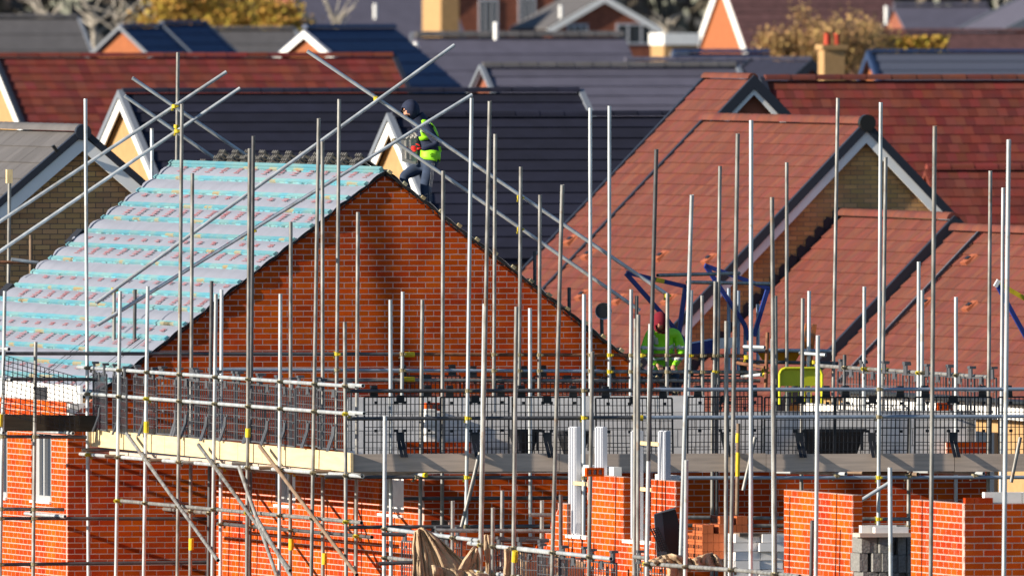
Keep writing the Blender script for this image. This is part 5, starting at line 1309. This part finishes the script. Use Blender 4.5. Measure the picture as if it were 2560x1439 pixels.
for i, (x1, y1, x2, y2, w_, lb_) in enumerate(((2018, 808, 2012, 872, .055, 'shorter orange painted post leaning behind the lime barrier'), (2036, 810, 2024, 872, .06, 'orange and brown post leaning right above the lime barrier'))):
    MB().bar(pw(x2 - 6, y2 + 90, -.5), pw(x1, y1, -.5), w_, .03, (0, -1, 0)).build('orange_post', 'post_orange', None, pw(x2, y2, -.5), label=lb_, category='post')

# ================================================================ materials stacked among the foreground walls
def brick_pack(label, px0, px1, pyb, w, nx, ny, nz):
    p0, p1 = pw(px0, pyb, w), pw(px1, pyb, w)
    t = thing('brick_pack', label, 'brick pack', p0)
    for k in range(nz):
        for i in range(nx):
            for j in range(ny):
                if nz > 2 and k == nz - 1 and (i + j) % 3 == 2: continue
                x = p0.x + i * .069; y = p0.y + j * .219; z = p0.z + k * .106
                b = MB().box(x, x + .065, y, y + .215, z, z + .102)
                bo = b.build('brick', 'tile_orange', t)
                if i == 0:
                    h_ = MB()
                    for s in (.03, .085, .14, .18): h_.box(x - .003, x + .001, y + s, y + s + .022, z + .03, z + .075)
                    h_.build('perforation', 'gutter', bo, kind='stuff')
    return t
brick_pack('front pack of new orange perforated bricks by the grey blocks', 1756, 1815, 1400, -36.2, 5, 3, 4)
brick_pack('rear pack of new orange perforated bricks on the loading boards', 1800, 1874, 1400, -35.2, 5, 3, 5)
brick_pack('small pack of orange perforated bricks behind the hessian at the left', 1138, 1162, 1394, -29.0, 2, 1, 3)
def block_stack(label, px0, pyb, w, nx, nz, m, L=.44, H=.215, D=.1, depth=1):
    p0 = pw(px0, pyb, w); t = thing('block_stack', label, 'block stack', p0)
    for k in range(nz):
        for i in range(nx):
            x = p0.x + i * (L + .008) + rnd.uniform(-.02, .02); z = p0.z + k * (H + .006); y = p0.y + rnd.uniform(-.06, .06); x += rnd.uniform(-.012, .012)
            MB().box(x, x + L, y, y + D * 4 * depth, z, z + H).build('block', m, t)
    return t
block_stack('stack of pale grey aerated blocks left of the sunlit pier', 1838, 1445, -36.6, 2, 5, 'block_light', L=.30, H=.10)
block_stack('left stack of dark concrete blocks in the gap between sunlit piers', 2158, 1475, -44.5, 3, 3, 'block_dark', L=.095, H=.21)
block_stack('right stack of dark concrete blocks in the gap between sunlit piers', 2224, 1475, -44.4, 3, 3, 'block_dark', L=.095, H=.20)
p = pw(2150, 1342, -44.6)
MB().box(p.x, p.x + .62, p.y, p.y + .3, p.z, p.z + .045).build('plank', 'board_grey', None, p, label='short grey plank laid across the dark block stacks', category='plank')
p = pw(2188, 1332, -44.5)
t = thing('block_pair', 'two pale blocks lying on the plank between the sunlit piers', 'blocks', p)
MB().box(p.x, p.x + .40, p.y, p.y + .1, p.z, p.z + .07).build('block', 'block_light', t); MB().box(p.x - .12, p.x + .3, p.y + .15, p.y + .25, p.z, p.z + .085).build('block', 'block_white', t)
p = pw(1838, 1332, -36.6)
MB().box(p.x + .06, p.x + .62, p.y, p.y + .3, p.z - .04, p.z).build('plank', 'timber', None, p, label='brown plank on top of the pale aerated blocks', category='plank')
bt = thing('plastic_tray', 'black plastic tray leaning on the hessian rail beside the right pier', 'tray', pw(1690, 1400, -35.5))
wt_ = -35.4
MB().prism([pw(1668, 1410, wt_), pw(1722, 1402, wt_), pw(1688, 1268, wt_), pw(1656, 1282, wt_)], (0, .06, 0)).build('base', 'plastic_black', bt)
MB().prism([pw(1644, 1404, wt_ - .08), pw(1668, 1410, wt_), pw(1656, 1282, wt_), pw(1636, 1286, wt_ - .08)], (.0, .03, 0)).build('side', 'plastic_black_sunlit', bt)
MB().prism([pw(1636, 1286, wt_ - .08), pw(1656, 1282, wt_), pw(1690, 1268, wt_ + .02), pw(1688, 1272, wt_ - .02)], (0, .02, .01)).build('rim', 'plastic_black_sunlit', bt)
bs = thing('perforated_strip', 'black strip with rows of holes leaning beside the black tray', 'strip', pw(1650, 1398, -35.5))
def sp_(a_, b_): return pw(1628 + a_ * 34 + b_ * 17, 1322 + a_ * 74 - b_ * 5, -35.6)
sg = MB()
for i in range(15):
    a0, a1 = i / 14 - .012, i / 14 + .012
    sg.prism([sp_(a0, 0), sp_(a0, 1), sp_(a1, 1), sp_(a1, 0)], (0, .02, 0))
for j in (0, .33, .66, 1): sg.prism([sp_(0, j - .07), sp_(0, j + .07), sp_(1, j + .07), sp_(1, j - .07)], (0, .018, 0))
sg.build('strip', 'plastic_black', bs)

# ================================================================ hessian sheets
def cloth(label, tops, bots, folds, amp, w, n=40, m_=14, ph=0.0, hang=0.0):
    b = MB(); tp_ = lambda pts, f: pts[min(int(f * (len(pts) - 1)), len(pts) - 2)]
    def lerp(pts, f):
        x = f * (len(pts) - 1); i = min(int(x), len(pts) - 2); r_ = x - i
        return (pts[i][0] * (1 - r_) + pts[i + 1][0] * r_, pts[i][1] * (1 - r_) + pts[i + 1][1] * r_)
    for j in range(m_ + 1):
        for i in range(n + 1):
            f, h = i / n, j / m_
            (x0, y0), (x1, y1) = lerp(tops, f), lerp(bots, f)
            e = h ** .8
            x = x0 + (x1 - x0) * e; y = y0 + (y1 - y0) * h + hang * math.sin(math.pi * f) * h
            d = amp * 2.6 * (noise.noise(V(f * folds * 1.9, h * 1.1 + ph, n * .37)) + .5 * noise.noise(V(f * folds * 4.3, h * 3.0, ph + 7.1)))
            x += 5.0 * noise.noise(V(h * 2.2, f * 3.1, n * .71)) * h; y += 4.0 * noise.noise(V(f * 5.0, h * 3.0, n * .53))
            b.v.append(pw(x, y, w + d))
    for j in range(m_):
        for i in range(n):
            a_ = j * (n + 1) + i; b.f.append((a_, a_ + 1, a_ + n + 2, a_ + n + 1))
    o_ = b.build('hessian_sheet', 'hessian', None, pw(bots[0][0], bots[0][1], w), smooth=True, label=label, category='sheet')
    md = o_.modifiers.new('thickness', 'SOLIDIFY'); md.thickness = .012
cloth('brown hessian sheet gathered over the rail at the left of the front scaffold', [(1036, 1330), (1048, 1318), (1056, 1317), (1064, 1325)], [(1028, 1450), (1052, 1452), (1090, 1450), (1130, 1450), (1205, 1446)], 5.2, .035, -31.6, n=80, m_=24)
cloth('loose hessian tail trailing right along the foot of the front scaffold', [(1080, 1412), (1140, 1424), (1220, 1436)], [(1085, 1452), (1150, 1456), (1262, 1458)], 3.0, .04, -31.9, n=40)
cloth('short hessian swag beside the bright front upright', [(1186, 1366), (1196, 1370)], [(1146, 1425), (1200, 1424)], 1.6, .03, -31.8, n=20)
cloth('thin hessian strip hanging right of the bright front upright', [(1212, 1336), (1226, 1334)], [(1214, 1432), (1230, 1434)], 1.2, .02, -31.4, n=16)
cloth('narrow hessian fold hanging from a yellow clamp', [(1262, 1372), (1276, 1366)], [(1262, 1450), (1290, 1452)], 1.5, .025, -32.4, n=18)
cloth('long tan hessian sheet behind the front mesh guards', [(1300, 1374), (1400, 1390), (1500, 1412), (1600, 1432)], [(1300, 1462), (1400, 1464), (1500, 1466), (1600, 1468)], 2.2, .04, -31.0, n=50)
cloth('rumpled brown hessian bundle thrown over the right rail', [(1622, 1398), (1680, 1382), (1730, 1396), (1780, 1380), (1810, 1398)], [(1640, 1412), (1690, 1420), (1740, 1424), (1785, 1426), (1808, 1412)], 4.5, .09, -39.0, n=60)
cloth('hessian flap hanging below the rumpled bundle', [(1668, 1408), (1712, 1412)], [(1672, 1455), (1716, 1458)], 1.4, .03, -39.2, n=24)
